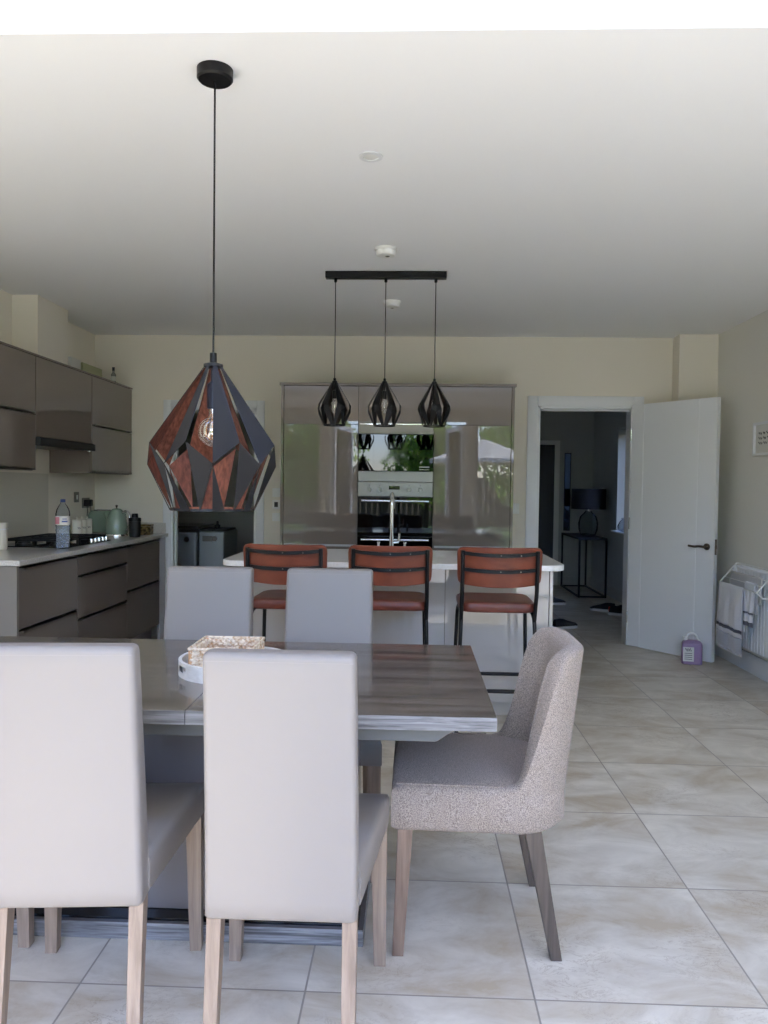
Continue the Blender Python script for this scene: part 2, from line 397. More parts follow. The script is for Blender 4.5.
# hall and utility room beyond the back wall
c = MB(); c.box(-1.06, .94, YB+T, YB+T+.02, 0, 2.5); c.box(.86, .96, YB+T, YH, 0, 2.55); struct(c.build('wall_hall_left', M['hallpaint'], smooth=0))
c = MB(); HX = 2.5
for y0, y1, z0, z1 in ((YB+T, 8.7, 0, 2.55), (8.7, 9.65, 0, .84), (8.7, 9.65, 2.07, 2.55), (9.65, YH, 0, 2.55)):
    c.box(HX, HX+.28, y0, y1, z0, z1)
struct(c.build('wall_hall_right', M['hallpaint'], smooth=0))
c = MB(); c.box(.86, HX+.28, YH, YH+.1, 0, 2.55); struct(c.build('wall_hall_back', M['hallpaint'], smooth=0))
c = MB(); c.box(-2.95, 2.8, YB+T, YH+.1, 2.55, 2.66); struct(c.build('ceiling_hall', M['ceil'], smooth=0))
c = MB(); c.box(-2.92, XL, YB+T, 9.1, 0, 2.55); c.box(XL, -1.0, 9.1, 9.2, 0, 2.55); c.box(-1.06, -1.0, YB+T+.03, 9.1, 0, 2.55); struct(c.build('wall_utility', M['hallpaint'], smooth=0))
b = MB(); b.box(HX-.018, HX-.001, YB+T+.02, YH-.02, 0, .12); b.box(2.03, HX-.02, YH-.018, YH-.001, 0, .12); struct(b.build('baseboard_hall', M['hallpaint'], smooth=0))
f = MB()
for y0, y1, z0, z1 in ((8.7, 8.76, .84, 2.07), (9.59, 9.65, .84, 2.07), (8.76, 9.59, .84, .90), (8.76, 9.59, 2.01, 2.07)):
    f.box(HX+.2, HX+.26, y0, y1, z0, z1)
o = struct(f.build('window_4', M['white'], smooth=0), 'hall window seen edge-on')
p = MB(); p.box(HX+.225, HX+.232, 8.76, 9.59, .90, 2.01); p.build('window_pane', M['smoke'], o, smooth=0)
p = MB(); p.box(HX-.06, HX+.2, 8.66, 9.69, .82, .838, .004); p.build('window_sill', M['white'], o)
f = MB(); f.box(1.03, 1.96, YH-.035, YH-.005, 0, 1.95, .003); o = struct(f.build('door_4', M['navydark']), 'dark closed door at the end of the hall')
f = MB(); f.box(1.96, 2.03, YH-.04, YH-.002, 0, 2.01, .004); f.box(.97, 1.96, YH-.04, YH-.002, 1.95, 2.01, .004); struct(f.build('trim_6', M['wallgrey']))

# hall door, open into the room
hinge = Vector((1.866, 6.722, 0)); free = Vector((2.335, 6.083, 0)); dvec = free-hinge; L = dvec.length
d = MB(); th = .04
segs = [0, .115, .125, L-.165, L-.155, L]     # two shallow vertical grooves
def doorpoly():
    pts = []
    g = .004
    for side in (-1, 1):
        row = [(0, side*th/2)]
        for a, b_ in ((segs[1], segs[2]), (segs[3], segs[4])):
            row += [(a, side*th/2), ((a+b_)/2, side*(th/2-g)), (b_, side*th/2)]
        row.append((L, side*th/2)); pts += row if side == -1 else row[::-1]
    return pts
d.prism(doorpoly(), 'z', .008, 2.052)
door = struct(d.build('door_1', M['white'], loc=hinge, rot=(0, 0, math.atan2(dvec.y, dvec.x)), smooth=20), 'white grooved hall door standing open')
h = MB()
for sd in (-1, 1):
    y = sd*th/2
    h.lathe([(.0, 0), (.026, 0)], (0, 0, 0)) if False else None
    h.cyl((L-.06, y, .9), (L-.06, y+sd*.008, .9), .026, 24)
    h.cyl((L-.06, y+sd*.008, .9), (L-.06, y+sd*.045, .9), .009)
    h.tube(fillet([(L-.06, y+sd*.045, .9), (L-.10, y+sd*.048, .905), (L-.14, y+sd*.048, .897), (L-.19, y+sd*.05, .903)], .02), .009, 10)
h.build('door_handle', M['bronze'], door)
h = MB(); h.box(L-.001, L+.002, -.012, .012, .84, .96, .001); h.box(L+.001, L+.008, -.006, .006, .885, .915, .001); h.build('latch', M['bronze'], door)
for z in (.25, 1.05, 1.8):
    h = MB(); h.cyl((-.004, -.022, z-.05), (-.004, -.022, z+.05), .007); h.build('hinge', M['chrome'], door)

# ------------------------------------------------------------------ tall oven housing
TX0, TX1, TY, TZ = -1.052, .788, 6.168, 2.126
tx = [TX0+.022, -.437, .160, TX1-.022]
tall = thing('tall_cabinet', 'tall gloss taupe larder bank around the built-in ovens', 'cabinet', (-.13, 6.45, 0))
O = tall.location
c = MB(O)
c.box(TX0, TX0+.02, TY-.004, YB-.003, 0, TZ+.0, .001); c.box(TX1-.02, TX1, TY-.004, YB-.003, 0, TZ, .001)
c.box(TX0-.012, TX1+.012, TY-.015, YB-.003, TZ, TZ+.022, .002)
for a, b_ in ((tx[0], tx[1]-.002), (tx[2]+.002, tx[3])): c.box(a, b_, TY+.022, YB-.003, .10, TZ)
c.box(tx[1]-.001, tx[2]+.001, TY+.022, YB-.003, 1.845, TZ); c.box(tx[1]-.001, tx[2]+.001, TY+.57, YB-.003, .1, 1.845); c.box(tx[1]-.001, tx[2]+.001, TY+.022, YB-.003, .10, .66)
c.box(TX0+.02, TX1-.02, TY+.06, TY+.08, 0, .1)
c.build('carcass', M['gloss'], tall, smooth=38)
for i in range(3):
    a, b_ = tx[i]+.0015, tx[i+1]-.0015
    p = MB(O); p.box(a, b_, TY, TY+.02, 1.845 if i == 1 else 1.824, TZ-.003, .0015); p.build('door', M['gloss'], tall)
for i in (0, 2):
    a, b_ = tx[i]+.0015, tx[i+1]-.0015
    p = MB(O); p.box(a, b_, TY, TY+.02, .872, 1.821, .0015); dd = p.build('door', M['gloss'], tall)
    hh = MB(O); hh.box(a+.01, b_-.01, TY-.014, TY+.002, .862, .870, .001); hh.box(a+.01, b_-.01, TY-.014, TY-.011, .856, .872, .001); hh.build('handle', M['pull'], dd)
    p = MB(O); p.box(a, b_, TY, TY+.02, .49, .855, .0015); dd = p.build('drawer', M['gloss'], tall)
    p = MB(O); p.box(a, b_, TY, TY+.02, .11, .485, .0015); dd = p.build('drawer', M['gloss'], tall)
p = MB(O); p.box(tx[1]+.0015, tx[2]-.0015, TY, TY+.02, .11, .655, .0015); p.build('drawer', M['gloss'], tall)
# microwave
ax0, ax1 = tx[1]+.003, tx[2]-.003
mw = thing('microwave_oven', 'built-in steel microwave with black glass front above the oven', 'microwave', (-.138, TY, 1.374)); O = mw.location
c = MB(O); c.box(ax0+.01, ax1-.01, TY+.022, TY+.45, 1.38, 1.835); c.build('body', M['blackmatt'], mw)
c = MB(O); c.box(ax0, ax1, TY-.012, TY+.02, 1.75, 1.842, .003); c.box(ax0, ax1, TY-.012, TY+.02, 1.374, 1.455, .003); c.build('steel_trim', M['steel'], mw)
c = MB(O); c.box(ax0, ax1, TY-.010, TY+.02, 1.457, 1.748, .003); gl = c.build('door', M['blackglass'], mw)
c = MB(O); c.box(ax0+.12, ax1-.20, TY-.0112, TY-.0098, 1.52, 1.69, .0005); c.build('door_window', mat('oven_window_mesh', srgb(22, 23, 24), .04, spec=.6), gl)
c = MB(O); c.box(ax1-.11, ax1-.03, TY-.013, TY-.0098, 1.485, 1.497, .001); c.box(ax1-.11, ax1-.03, TY-.013, TY-.0098, 1.468, 1.475, .001); c.build('button', M['steel'], mw)
c = MB(O); c.box(ax0+.01, ax1-.01, TY-.014, TY-.011, 1.822, 1.830, .001); c.build('vent', M['chrome'], mw)
# double oven
ov = thing('double_oven', 'built-in steel double oven with control knobs below the microwave', 'oven', (-.138, TY, .665)); O = ov.location
c = MB(O); c.box(ax0+.01, ax1-.01, TY+.022, TY+.55, .67, 1.36); c.build('body', M['blackmatt'], ov)
c = MB(O); c.box(ax0, ax1, TY-.012, TY+.02, 1.256, 1.371, .003); pn = c.build('control_panel', M['steel'], ov)
for x in (-.345, -.262, -.03, .058):
    k = MB(O); k.cyl((x, TY-.0121, 1.31), (x, TY-.032, 1.31), .017, 24, .014); k.cyl((x, TY-.032, 1.31), (x, TY-.034, 1.31), .012, 20)
    k.build('knob', M['steel'], ov)
    k = MB(O); k.box(x-.0025, x+.0025, TY-.0135, TY-.0118, 1.34, 1.348); k.build('mark', M['ink'], pn, smooth=0)
c = MB(O); c.box(-.19, -.105, TY-.0145, TY-.011, 1.312, 1.342, .001); c.build('clock_display', M['blackglass'], ov)
c = MB(O); c.box(-.19, -.105, TY-.0135, TY-.011, 1.287, 1.292, .0005)
for i in range(5): c.box(-.188+i*.018, -.178+i*.018, TY-.0145, TY-.011, 1.295, 1.301, .0005)
c.build('button', M['handle'], ov)
for z0, z1, hz in ((.945, 1.253, 1.222), (.668, .941, .916)):
    c = MB(O); c.box(ax0, ax1, TY-.010, TY+.02, z0, z1, .003); dr = c.build('door', M['blackglass'], ov)
    c = MB(O); c.box(ax0+.08, ax1-.08, TY-.0112, TY-.0098, z0+.035, hz-.05, .0005); c.build('door_window', mat('oven_window', srgb(18, 19, 22), .03, spec=.6), dr)
    c = MB(O); c.cyl((ax0+.03, TY-.05, hz), (ax1-.03, TY-.05, hz), .010, 14)
    for x in (ax0+.06, ax1-.06): c.cyl((x, TY-.05, hz), (x, TY-.009, hz), .007, 10)
    c.build('handle', M['chrome'], dr)

# ------------------------------------------------------------------ left run of base cabinets
FX, WZ = -2.15, .905
def base_unit(y0, y1, kind, label):
    o = thing('base_cabinet', label, 'cabinet', (-2.45, (y0+y1)/2, 0), 0, 'base cabinets under the hob worktop'); O = o.location
    c = MB(O); c.box(XL+.004, FX-.022, y0+.001, y1-.001, .13, WZ-.032); c.box(XL+.004, FX-.07, y0+.001, y1-.001, 0, .13); c.build('carcass', M['carcass'], o, smooth=0)
    cuts = {'two': [.135, .52, .868], 'three': [.135, .452, .737, .868]}[kind]
    for a, b_ in zip(cuts, cuts[1:]):
        p = MB(O); p.box(FX-.02, FX, y0+.0015, y1-.0015, a+.002, b_-.012, .0015); dr = p.build('drawer', M['gloss'], o)
        hh = MB(O); hh.box(FX-.014, FX+.014, y0+.03, y1-.03, b_-.011, b_-.005, .001); hh.box(FX+.010, FX+.014, y0+.03, y1-.03, b_-.02, b_-.005, .001); hh.build('handle', M['handle'], dr)
    return o
base_unit(4.18, 4.93, 'two', 'gloss taupe base cabinet with two drawers, nearest on the left run')
base_unit(4.932, 5.80, 'three', 'gloss taupe three-drawer base cabinet under the hob')
base_unit(5.802, 6.56, 'two', 'gloss taupe two-drawer base cabinet at the far end below the kettle')
e = MB(); e.box(XL+.003, FX+.001, 4.155, 4.177, 0, WZ-.032, .001); tag(e.build('end_panel', M['endpanel']), 'pale gloss panel closing the near end of the left base cabinets', 'panel')
e = MB(); e.box(FX-.02, FX, 6.563, 6.715, .0, WZ-.034, .001); tag(e.build('filler_panel', M['islandgloss']), 'narrow gloss filler strip between left base cabinets and back wall', 'panel')
w = MB(); w.box(XL+.002, FX+.024, 4.14, 6.72, WZ-.03, WZ, .003)
wt = tag(w.build('worktop', M['quartzgrey']), 'long pale grey worktop carrying the gas hob', 'worktop')
w = MB(); w.box(XL+.006, FX+.0, YB-.021, YB-.003, WZ+.0, WZ+.09, .002); w.build('upstand', M['quartzgrey'], wt)
w = MB(); w.box(XL+.001, XL+.008, 4.2, 5.86, WZ+.002, 1.40, .001); tag(w.build('splashback', M['splash']), 'pale glossy splashback panel on the wall behind the hob', 'splashback')

# upper cabinets
UX = -2.455; UT = 2.15
def upper(y0, y1, z0, split, label):
    o = thing('wall_cabinet', label, 'cabinet', (-2.62, (y0+y1)/2, z0), 0, 'wall cabinets on the left'); O = o.location
    c = MB(O); c.box(XL+.003, UX-.022, y0+.001, y1-.001, z0, UT, .001); c.build('carcass', M['gloss'], o, smooth=0)
    for a, b_ in ((z0+.012, split-.006), (split+.006, UT)):
        if b_ <= a: continue
        p = MB(O); p.box(UX-.02, UX, y0+.0015, y1-.0015, a, b_-.001, .0015); dr = p.build('door', M['gloss'], o)
        hh = MB(O); hh.box(UX-.014, UX+.014, y0+.03, y1-.03, a-.008, a-.002, .001); hh.box(UX+.010, UX+.014, y0+.03, y1-.03, a-.008, a+.008, .001); hh.build('handle', M['handle'], dr)
    return o
upper(4.15, 4.995, 1.408, 1.775, 'nearest gloss taupe wall cabinet, left of the extractor hood')
upper(5.885, 6.725, 1.408, 1.775, 'gloss taupe wall cabinet in the far corner above the kettle')
o = thing('wall_cabinet', 'short gloss taupe wall cabinet above the extractor hood', 'cabinet', (-2.62, 5.44, 1.66), 0, 'wall cabinets on the left'); O = o.location
c = MB(O); c.box(XL+.003, UX-.022, 4.998, 5.882, 1.662, UT, .001); c.build('carcass', M['gloss'], o, smooth=0)
p = MB(O); p.box(UX-.02, UX, 5.0, 5.88, 1.632, 2.149, .0015); p.build('door', M['gloss'], o)
hd = thing('extractor_hood', 'slim dark extractor hood between the wall cabinets over the hob', 'extractor hood', (-2.6, 5.44, 1.57)); O = hd.location
c = MB(O); c.box(XL+.01, UX-.025, 5.01, 5.87, 1.58, 1.658, .002); c.build('body', M['handle'], hd)
c = MB(O); c.box(UX-.022, UX+.03, 5.0, 5.88, 1.575, 1.628, .004); c.build('pull_out_front', M['blackmatt'], hd)
c = MB(O); c.cyl((UX+.012, 5.80, 1.569), (UX+.012, 5.80, 1.576), .012, 14); c.build('switch', M['chrome'], hd)
c = MB(); c.box(XL+.002, UX+.006, 4.14, 6.73, UT+.002, UT+.014, .001); tag(c.build('cornice_panel', M['gloss']), 'long taupe top panel running over the wall cabinets', 'panel')

# ------------------------------------------------------------------ island
IX0, IX1, IY0, IY1, IZ = -1.060, .841, 4.25, 5.16, .915
isl = thing('island_cabinet', 'pale gloss kitchen island base behind the bar stools', 'island', (-.11, 4.8, 0)); O = isl.location
c = MB(O); c.box(IX0+.06, IX1-.05, 4.522, IY1-.06, .09, IZ-.034); c.box(IX0+.09, IX1-.08, 4.60, IY1-.12, 0, .09); c.build('carcass', M['carcass'], isl, smooth=0)
px = [IX0+.06+i*(IX1-.11-IX0)/3 for i in range(4)]
for i in range(3):
    p = MB(O); p.box(px[i]+.0015, px[i+1]-.0015, 4.50, 4.52, .09, IZ-.036, .0015); p.build('front_panel', M['islandgloss'], isl)
p = MB(O); p.box(IX1-.048, IX1-.028, 4.498, IY1-.05, .0, IZ-.034, .002); p.build('side_panel', M['islandgloss'], isl)
p = MB(O); p.box(IX0+.038, IX0+.058, 4.498, IY1-.05, .0, IZ-.034, .002); p.build('side_panel', M['islandgloss'], isl)
p = MB(O); p.box(IX0+.09, IX1-.08, 4.56, 4.575, .0, .088, .001); p.build('plinth', M['islandgloss'], isl)
w = MB(); poly = rrect(IX1-IX0, IY1-IY0, .09, 6, (IX0+IX1)/2, (IY0+IY1)/2)
w.prism(poly, 'z', IZ-.032, IZ, .004); tag(w.build('island_worktop', M['quartz']), 'white quartz island worktop with rounded corners', 'worktop')
# tap
tp = thing('kitchen_tap', 'tall chrome mixer tap standing on the white island worktop', 'tap', (-.132, 4.97, IZ)); 
t = MB(); t.lathe([(.024, .0), (.024, .012), (.016, .016), (.014, .06), (.014, .10)], n=20); t.build('base', M['chrome'], tp)
t = MB(); pts = [(0, 0, .10), (0, 0, .30)] + [(0, .07-.07*math.cos(a), .30+.07*math.sin(a)) for a in [PI*i/12 for i in range(1, 11)]]
t.tube(pts, .0115, 12); t.tube([pts[-1], (0, pts[-1][1]+.005, pts[-1][2]-.06)], .015, 12); t.build('spout', M['chrome'], tp)
t = MB(); t.cyl((.0, 0, .06), (.045, -.0, .065), .007, 10); t.tube([(.045, 0, .065), (.05, 0, .12)], .006, 10); t.build('lever', M['chrome'], tp)
for i, (x, lb) in enumerate(((-.215, 'slim chrome dispenser left of the island tap'), (-.048, 'slim chrome dispenser right of the island tap'))):
    s = MB(); s.lathe([(.014, 0), (.014, .005), (.008, .008), (.008, .055), (.011, .058), (.011, .066), (.004, .068)], n=16)
    s.tube([(0, 0, .064), (0, .04, .066)], .004, 8)
    tag(s.build('soap_dispenser', M['chrome'], loc=(x, 4.97, IZ)), lb, 'dispenser', 'chrome dispensers beside the tap')

# ------------------------------------------------------------------ bar stools
def make_stool(label):
    o = thing('bar_stool', label, 'bar stool', (0, 0, 0), 0, 'bar stools at the island')
    r = .0105
    for sx in (-1, 1):
        # two halves of an inverted-U leg loop on each side
        for sy in (-1, 1):
            l = MB(); l.tube(fillet([(sx*.175, 0, .692), (sx*.185, sy*.165, .692), (sx*.205, sy*.205, 0.006)], .07, 7), r, 10)
            l.cyl((sx*.205, sy*.205, 0), (sx*.205, sy*.205, .012), .014, 12); l.build('leg', M['black'], o)
    for sy in (-1, 1):
        f = MB(); f.cyl((-.196, sy*.188, .30), (.196, sy*.188, .30), r, 10); f.build('foot_rail', M['black'], o)
    # seat
    s = MB(); W, D = .39, .40; rings = []
    for k, (z, inset) in enumerate(((.700, .012), (.704, .004), (.715, 0), (.735, .0), (.747, .006), (.753, .022), (.756, .06))):
        rings.append([(x, y, z) for x, y in rrect(W-2*inset, D-2*inset, .06, 5)])
    s.loft(rings); s.build('seat', M['seatleather'], o)
    # backrest: curved pad
    def yb(x, z): return -.205 - .03*((z-.75)/.3) + .045*(1-(x/.21)**2)*-1 + .02
    b = MB(); W, Z0, Z1, R, TH = .208, .845, 1.035, .03, .026
    nu, nv = 20, 10; front, back = [], []
    rows = [Z0 + (Z1-Z0)*(.5-.5*math.cos(PI*j/nv)) for j in range(nv+1)]
    for z in rows:
        dz = max(0, (Z0+R)-z, z-(Z1-R)); hw = W - (R-math.sqrt(max(0, R*R-dz*dz))) + .006*(z-Z0)/(Z1-Z0)
        drop = .0
        front.append([(hw*(-1+2*i/nu), yb(hw*(-1+2*i/nu), z)+TH/2, z - .012*(1-(-1+2*i/nu)**2)*(1-(z-Z0)/(Z1-Z0)) ) for i in range(nu+1)])
        back.append([(hw*(-1+2*i/nu), yb(hw*(-1+2*i/nu), z)-TH/2, z - .012*(1-(-1+2*i/nu)**2)*(1-(z-Z0)/(Z1-Z0)) ) for i in range(nu+1)])
    rings = [f_ + bk[::-1] for f_, bk in zip(front, back)]
    b.loft(rings, True, True); bo = b.build('backrest', M['tan'], o)
    m_ = bo.modifiers.new('soft', 'BEVEL'); m_.width = .008; m_.segments = 3; m_.limit_method = 'ANGLE'; m_.angle_limit = math.radians(50)
    fr = MB()
    for sx in (-1, 1):
        x = sx*.186
        fr.tube([(x, -.165, .66), (x, yb(x, .80)-.022, .80), (x, yb(x, .9)-.024, .9), (x, yb(x, 1.01)-.024, 1.018)], .0105, 10)
    for z in (1.006, .925):
        pts = [(-.186+.372*i/14, yb(-.186+.372*i/14, z)-.021, z-.010*(1-((-.186+.372*i/14)/.186)**2)) for i in range(15)]
        fr.loft([[(p[0], p[1]-.005, p[2]-.009), (p[0], p[1]+.005, p[2]-.009), (p[0], p[1]+.005, p[2]+.009), (p[0], p[1]-.005, p[2]+.009)] for p in pts])
    fo = fr.build('back_frame', M['black'], o)
    for z in (.997, .916):
        for x in (-.0, .1):
            sc_ = MB(); sc_.cyl((x, yb(x, z)-.024, z-.0), (x, yb(x, z)-.0285, z), .0035, 10); sc_.build('screw', M['handle'], fo)
    return o
st = make_stool('tan leather bar stool with black frame, rightmost of three at the island')
SY = 4.135
st.location = (.440, SY, 0)
dup(st, (-.112, SY, 0), .015, 'tan leather bar stool with black frame, in front of the ovens, middle of three')
dup(st, (-.633, SY-.02, 0), -.03, 'tan leather bar stool with black frame, leftmost of three at the island')

# ------------------------------------------------------------------ dining table
tb = thing('dining_table', 'long grey-brown wood dining table on a dark pedestal', 'table', (-.79, 2.4, 0)); O = tb.location
TX = [-1.80, -1.012, -.572, .219]
for i in range(3):
    t = MB(O); t.box(TX[i]+(.0008 if i else 0), TX[i+1]-(.0008 if i < 2 else 0), 1.945, 2.848, .7165, .7525, .0012)
    to = t.build('tabletop', [M['tabletop'], M['tableedge']], tb)
    for f_ in to.data.polygons: f_.material_index = 0 if f_.normal.z > .9 else 1
a = MB(O); a.prism([(-1.72, .7155), (.128, .7155), (.121, .698), (.07, .664), (-1.67, .664)], 'y', 2.02, 2.06, .002); a.prism([(-1.72, .7155), (.128, .7155), (.121, .698), (.07, .664), (-1.67, .664)], 'y', 2.72, 2.76, .002)
a.box(-1.4, -.18, 2.06, 2.72, .684, .708); a.build('apron', M['apron'], tb)
p = MB(O); p.box(-1.40, -.155, 2.27, 2.49, .058, .683, .004); p.build('pedestal', M['tablebase'], tb)
p = MB(O); p.box(-1.46, -.125, 2.205, 2.565, .0, .05, .003)
pb = p.build('base_plate', [M['tablebase'], M['tableedge']], tb)
for f_ in pb.data.polygons: f_.material_index = 1 if abs(f_.normal.y) > .9 or abs(f_.normal.x) > .9 else 0
p = MB(O); p.box(-1.44, -.14, 2.22, 2.55, .050, .058, .001); p.build('base_cap', M['blackglass'], tb)

# ------------------------------------------------------------------ upholstered dining chairs
def make_chair(label):
    o = thing('dining_chair', label, 'chair', (0, 0, 0), 0, 'pale faux-leather dining chairs')
    # seat: trapezoid, wider at the front
    s = MB(); rings = []
    def trap(inset, z, dome=0):
        fw, rw, yf, yr = .222-inset, .172-inset, .25-inset, -.19+inset*.2
        pts = []
        n = 6
        for x0, y0, x1, y1 in ((rw, yr, fw, yf), (fw, yf, -fw, yf), (-fw, yf, -rw, yr), (-rw, yr, rw, yr)):
            for i in range(n):
                t = i/n; pts.append((x0+(x1-x0)*t, y0+(y1-y0)*t, z))
        return pts
    for z, ins in ((.388, .004), (.392, .0), (.43, 0), (.458, 0), (.470, .005), (.476, .016), (.479, .04)): rings.append(trap(ins, z))
    s.loft(rings); so = s.build('seat', M['leather'], o, smooth=50)
    # back slab with a light rake, rounded edges
    b = MB(); rings = []
    Z0, Z1 = .378, .976
    def slab(z, hw, thk, yc, r):
        return [(x, yc+y, z) for x, y in rrect(2*hw, thk, r, 4)]
    N = 14
    for j in range(N+1):
        t = j/N; z = Z0+(Z1-Z0)*t
        yc = -.205 - .065*t**1.2; thk = .085-.025*t; hw = .168-.006*t
        if j == 0: rings.append(slab(z, hw-.006, thk-.012, yc, .010))
        rings.append(slab(z+(.006 if j == 0 else 0)-(.013 if j == N else 0), hw, thk, yc, .014))
    rings.append(slab(Z1-.006, hw-.002, thk-.004, yc, .014)); rings.append(slab(Z1-.002, hw-.006, thk-.011, yc, .014)); rings.append(slab(Z1, hw-.013, thk-.026, yc, .012))
    b.loft(rings); bo = b.build('backrest', M['leather'], o, smooth=60)
    q = MB()   # stitched seam just below the top edge, front and rear
    for sgn in (-1, 1):
        pts = [(-.158+.316*i/10, -.269+sgn*.0297, Z1-.018) for i in range(11)]; q.tube(pts, .0008, 6)
    q.build('seam', M['stitch'], bo)
    for sx in (-1, 1):
        l = MB(); a_ = .022; b_ = .0165
        cx, cy = sx*.196, .222; bx, by = sx*.202, .228
        l.hexa([(bx-b_, by-b_, 0), (bx+b_, by-b_, 0), (bx+b_, by+b_, 0), (bx-b_, by+b_, 0), (cx-a_, cy-a_, .39), (cx+a_, cy-a_, .39), (cx+a_, cy+a_, .39), (cx-a_, cy+a_, .39)], .002); l.build('leg', M['oaklight'], o)
        l = MB(); cx, cy = sx*.150, -.205; bx, by = sx*.152, -.258; b_ = .0145
        l.hexa([(bx-b_, by-b_, 0), (bx+b_, by-b_, 0), (bx+b_, by+b_, 0), (bx-b_, by+b_, 0), (cx-.0165, cy-a_, .385), (cx+.0165, cy-a_, .385), (cx+.0165, cy+a_, .385), (cx-.0165, cy+a_, .385)], .002); l.build('leg', M['oaklight'], o)
    return o
ch = make_chair('pale faux-leather dining chair near the camera, directly in front of the round tray')
ch.location = (-.276, 1.905, 0); ch.rotation_euler = (0, 0, 0)
dup(ch, (-.783, 1.93, 0), math.radians(5), 'pale faux-leather dining chair near the camera with its back cut by the left photo edge')
dup(ch, (-1.29, 1.93, 0), math.radians(1), 'pale faux-leather dining chair mostly out of frame, only its legs showing at lower left')
oc = dup(ch, (-.803, 2.815, 0), PI, 'pale faux-leather dining chair across the table below the large pendant')
oc2 = dup(ch, (-.324, 2.815, 0), PI, 'pale faux-leather dining chair across the table in front of the middle bar stool')

oc.scale = oc2.scale = (1.05, 1, 1.025)

# ------------------------------------------------------------------ grey tub chair at the table end
tc = thing('tub_chair', 'grey tweed tub dining chair at the right end of the table', 'chair', (.2, 2.39, 0), PI/2)
W2 = .25
def foot(inset=0., n=10, yfront=.248):
    """outer outline from front right, round the back, to front left"""
    pts = []
    w_ = W2-inset; yr = -.258+inset; R = .16-inset*.5
    m_ = 10
    for i in range(m_): pts.append((w_-.012*(1-i/m_), yfront-inset + (-(yfront-inset) + (yr+R))*i/m_))
    for i in range(n+1):
        a = PI/2*i/n; pts.append((w_-R+R*math.cos(a), yr+R-R*math.sin(a)))
    for i in range(1, 8): pts.append(((w_-R)*(1-2*i/8), yr))
    for i in range(n+1):
        a = PI/2*(1-i/n); pts.append((-(w_-R+R*math.cos(a)), yr+R-R*math.sin(a)))
    for i in range(m_): pts.append((-(w_-.012*((i+1)/m_)), (yr+R) + (yfront-inset-(yr+R))*(i+1)/m_))
    return pts
s = MB()
s.loft([[(x, y, z) for x, y in foot(ins)] for z, ins in ((.362, .035), (.366, .012), (.380, .0), (.43, 0), (.478, 0), (.490, .006), (.497, .018), (.502, .05))])
s.build('seat', M['greyfabric'], tc, smooth=50)
def smooth01(t): t = max(0, min(1, t)); return t*t*(3-2*t)
def toph(y):
    P = [(.3, .497), (-.088, .499), (-.102, .515), (-.118, .56), (-.135, .645), (-.16, .78), (-.178, .845), (-.20, .870), (-.23, .879), (-.3, .882)]
    for (a, za), (b_, zb) in zip(P, P[1:]):
        if y <= a and y >= b_: return za + (zb-za)*(a-y)/(a-b_)
    return .88
def dense(n=26):
    pts = []; w_ = W2; yr = -.258; R = .165
    for i in range(4): pts.append((w_-.014*(1-i/4), .0 - (.0-(yr+R))*i/4, 1, 0))
    for i in range(n+1):
        a = PI/2*i/n; pts.append((w_-R+R*math.cos(a), yr+R-R*math.sin(a), math.cos(a), -math.sin(a)))
    for i in range(1, 10): pts.append(((w_-R)*(1-2*i/10), yr, 0, -1))
    L_ = [(-x, y, -nx, ny) for x, y, nx, ny in pts[:4+n+1]][::-1]
    return pts + L_
cols = dense(); NV = 12; TH = .058
rings = []
for x, y, nx, ny in cols:
    zt = toph(y); z0 = .40; ring = []
    rk = lambda z: -.115*max(0, z-.45)
    lean = lambda z: 1.0
    for j in range(NV+1):
        z = z0 + (zt-.018-z0)*j/NV; ring.append((x, y+rk(z), z))
    th = TH*(.75+.25*smooth01((zt-.5)/.2))
    for a in range(1, 6):
        q = PI*a/6; off = th/2*(1-math.cos(q)); ring.append((x-nx*off, y-ny*off+rk(zt), zt-.018+.018*math.sin(q)))
    for j in range(NV+1):
        z = zt-.018 + (.46-zt+.018)*j/NV; ring.append((x-nx*th, y-ny*th+rk(z)*.9, z))
    rings.append(ring)
b = MB(); b.loft(rings, True, True); b.build('backrest', M['greyfabric'], tc, smooth=70)
q = MB(); pts = [(x*1.002, y, .4975) for x, y in foot(.012)][:10]
for sx in (1, -1): q.tube([(sx*p[0], p[1], p[2]) for p in pts], .0022, 6)
q.build('seam', M['greyfabric'], tc)
for sx in (-1, 1):
    l = MB(); a_, b_ = .021, .016
    cx, cy, bx, by = sx*.203, .208, sx*.207, .225
    l.hexa([(bx-b_, by-b_, 0), (bx+b_, by-b_, 0), (bx+b_, by+b_, 0), (bx-b_, by+b_, 0), (cx-a_, cy-a_, .368), (cx+a_, cy-a_, .368), (cx+a_, cy+a_, .368), (cx-a_, cy+a_, .368)], .002); l.build('leg', M['oakmid'], tc)
    l = MB(); cx, cy, bx, by = sx*.190, -.150, sx*.205, -.222; a_ = .024
    l.hexa([(bx-b_, by-b_, 0), (bx+b_, by-b_, 0), (bx+b_, by+b_, 0), (bx-b_, by+b_, 0), (cx-a_, cy-a_, .372), (cx+a_, cy-a_, .372), (cx+a_, cy+a_, .372), (cx-a_, cy+a_, .372)], .002); lo = l.build('leg', M['oakgrey'], tc); lo['label'] = 'darker splayed rear leg'

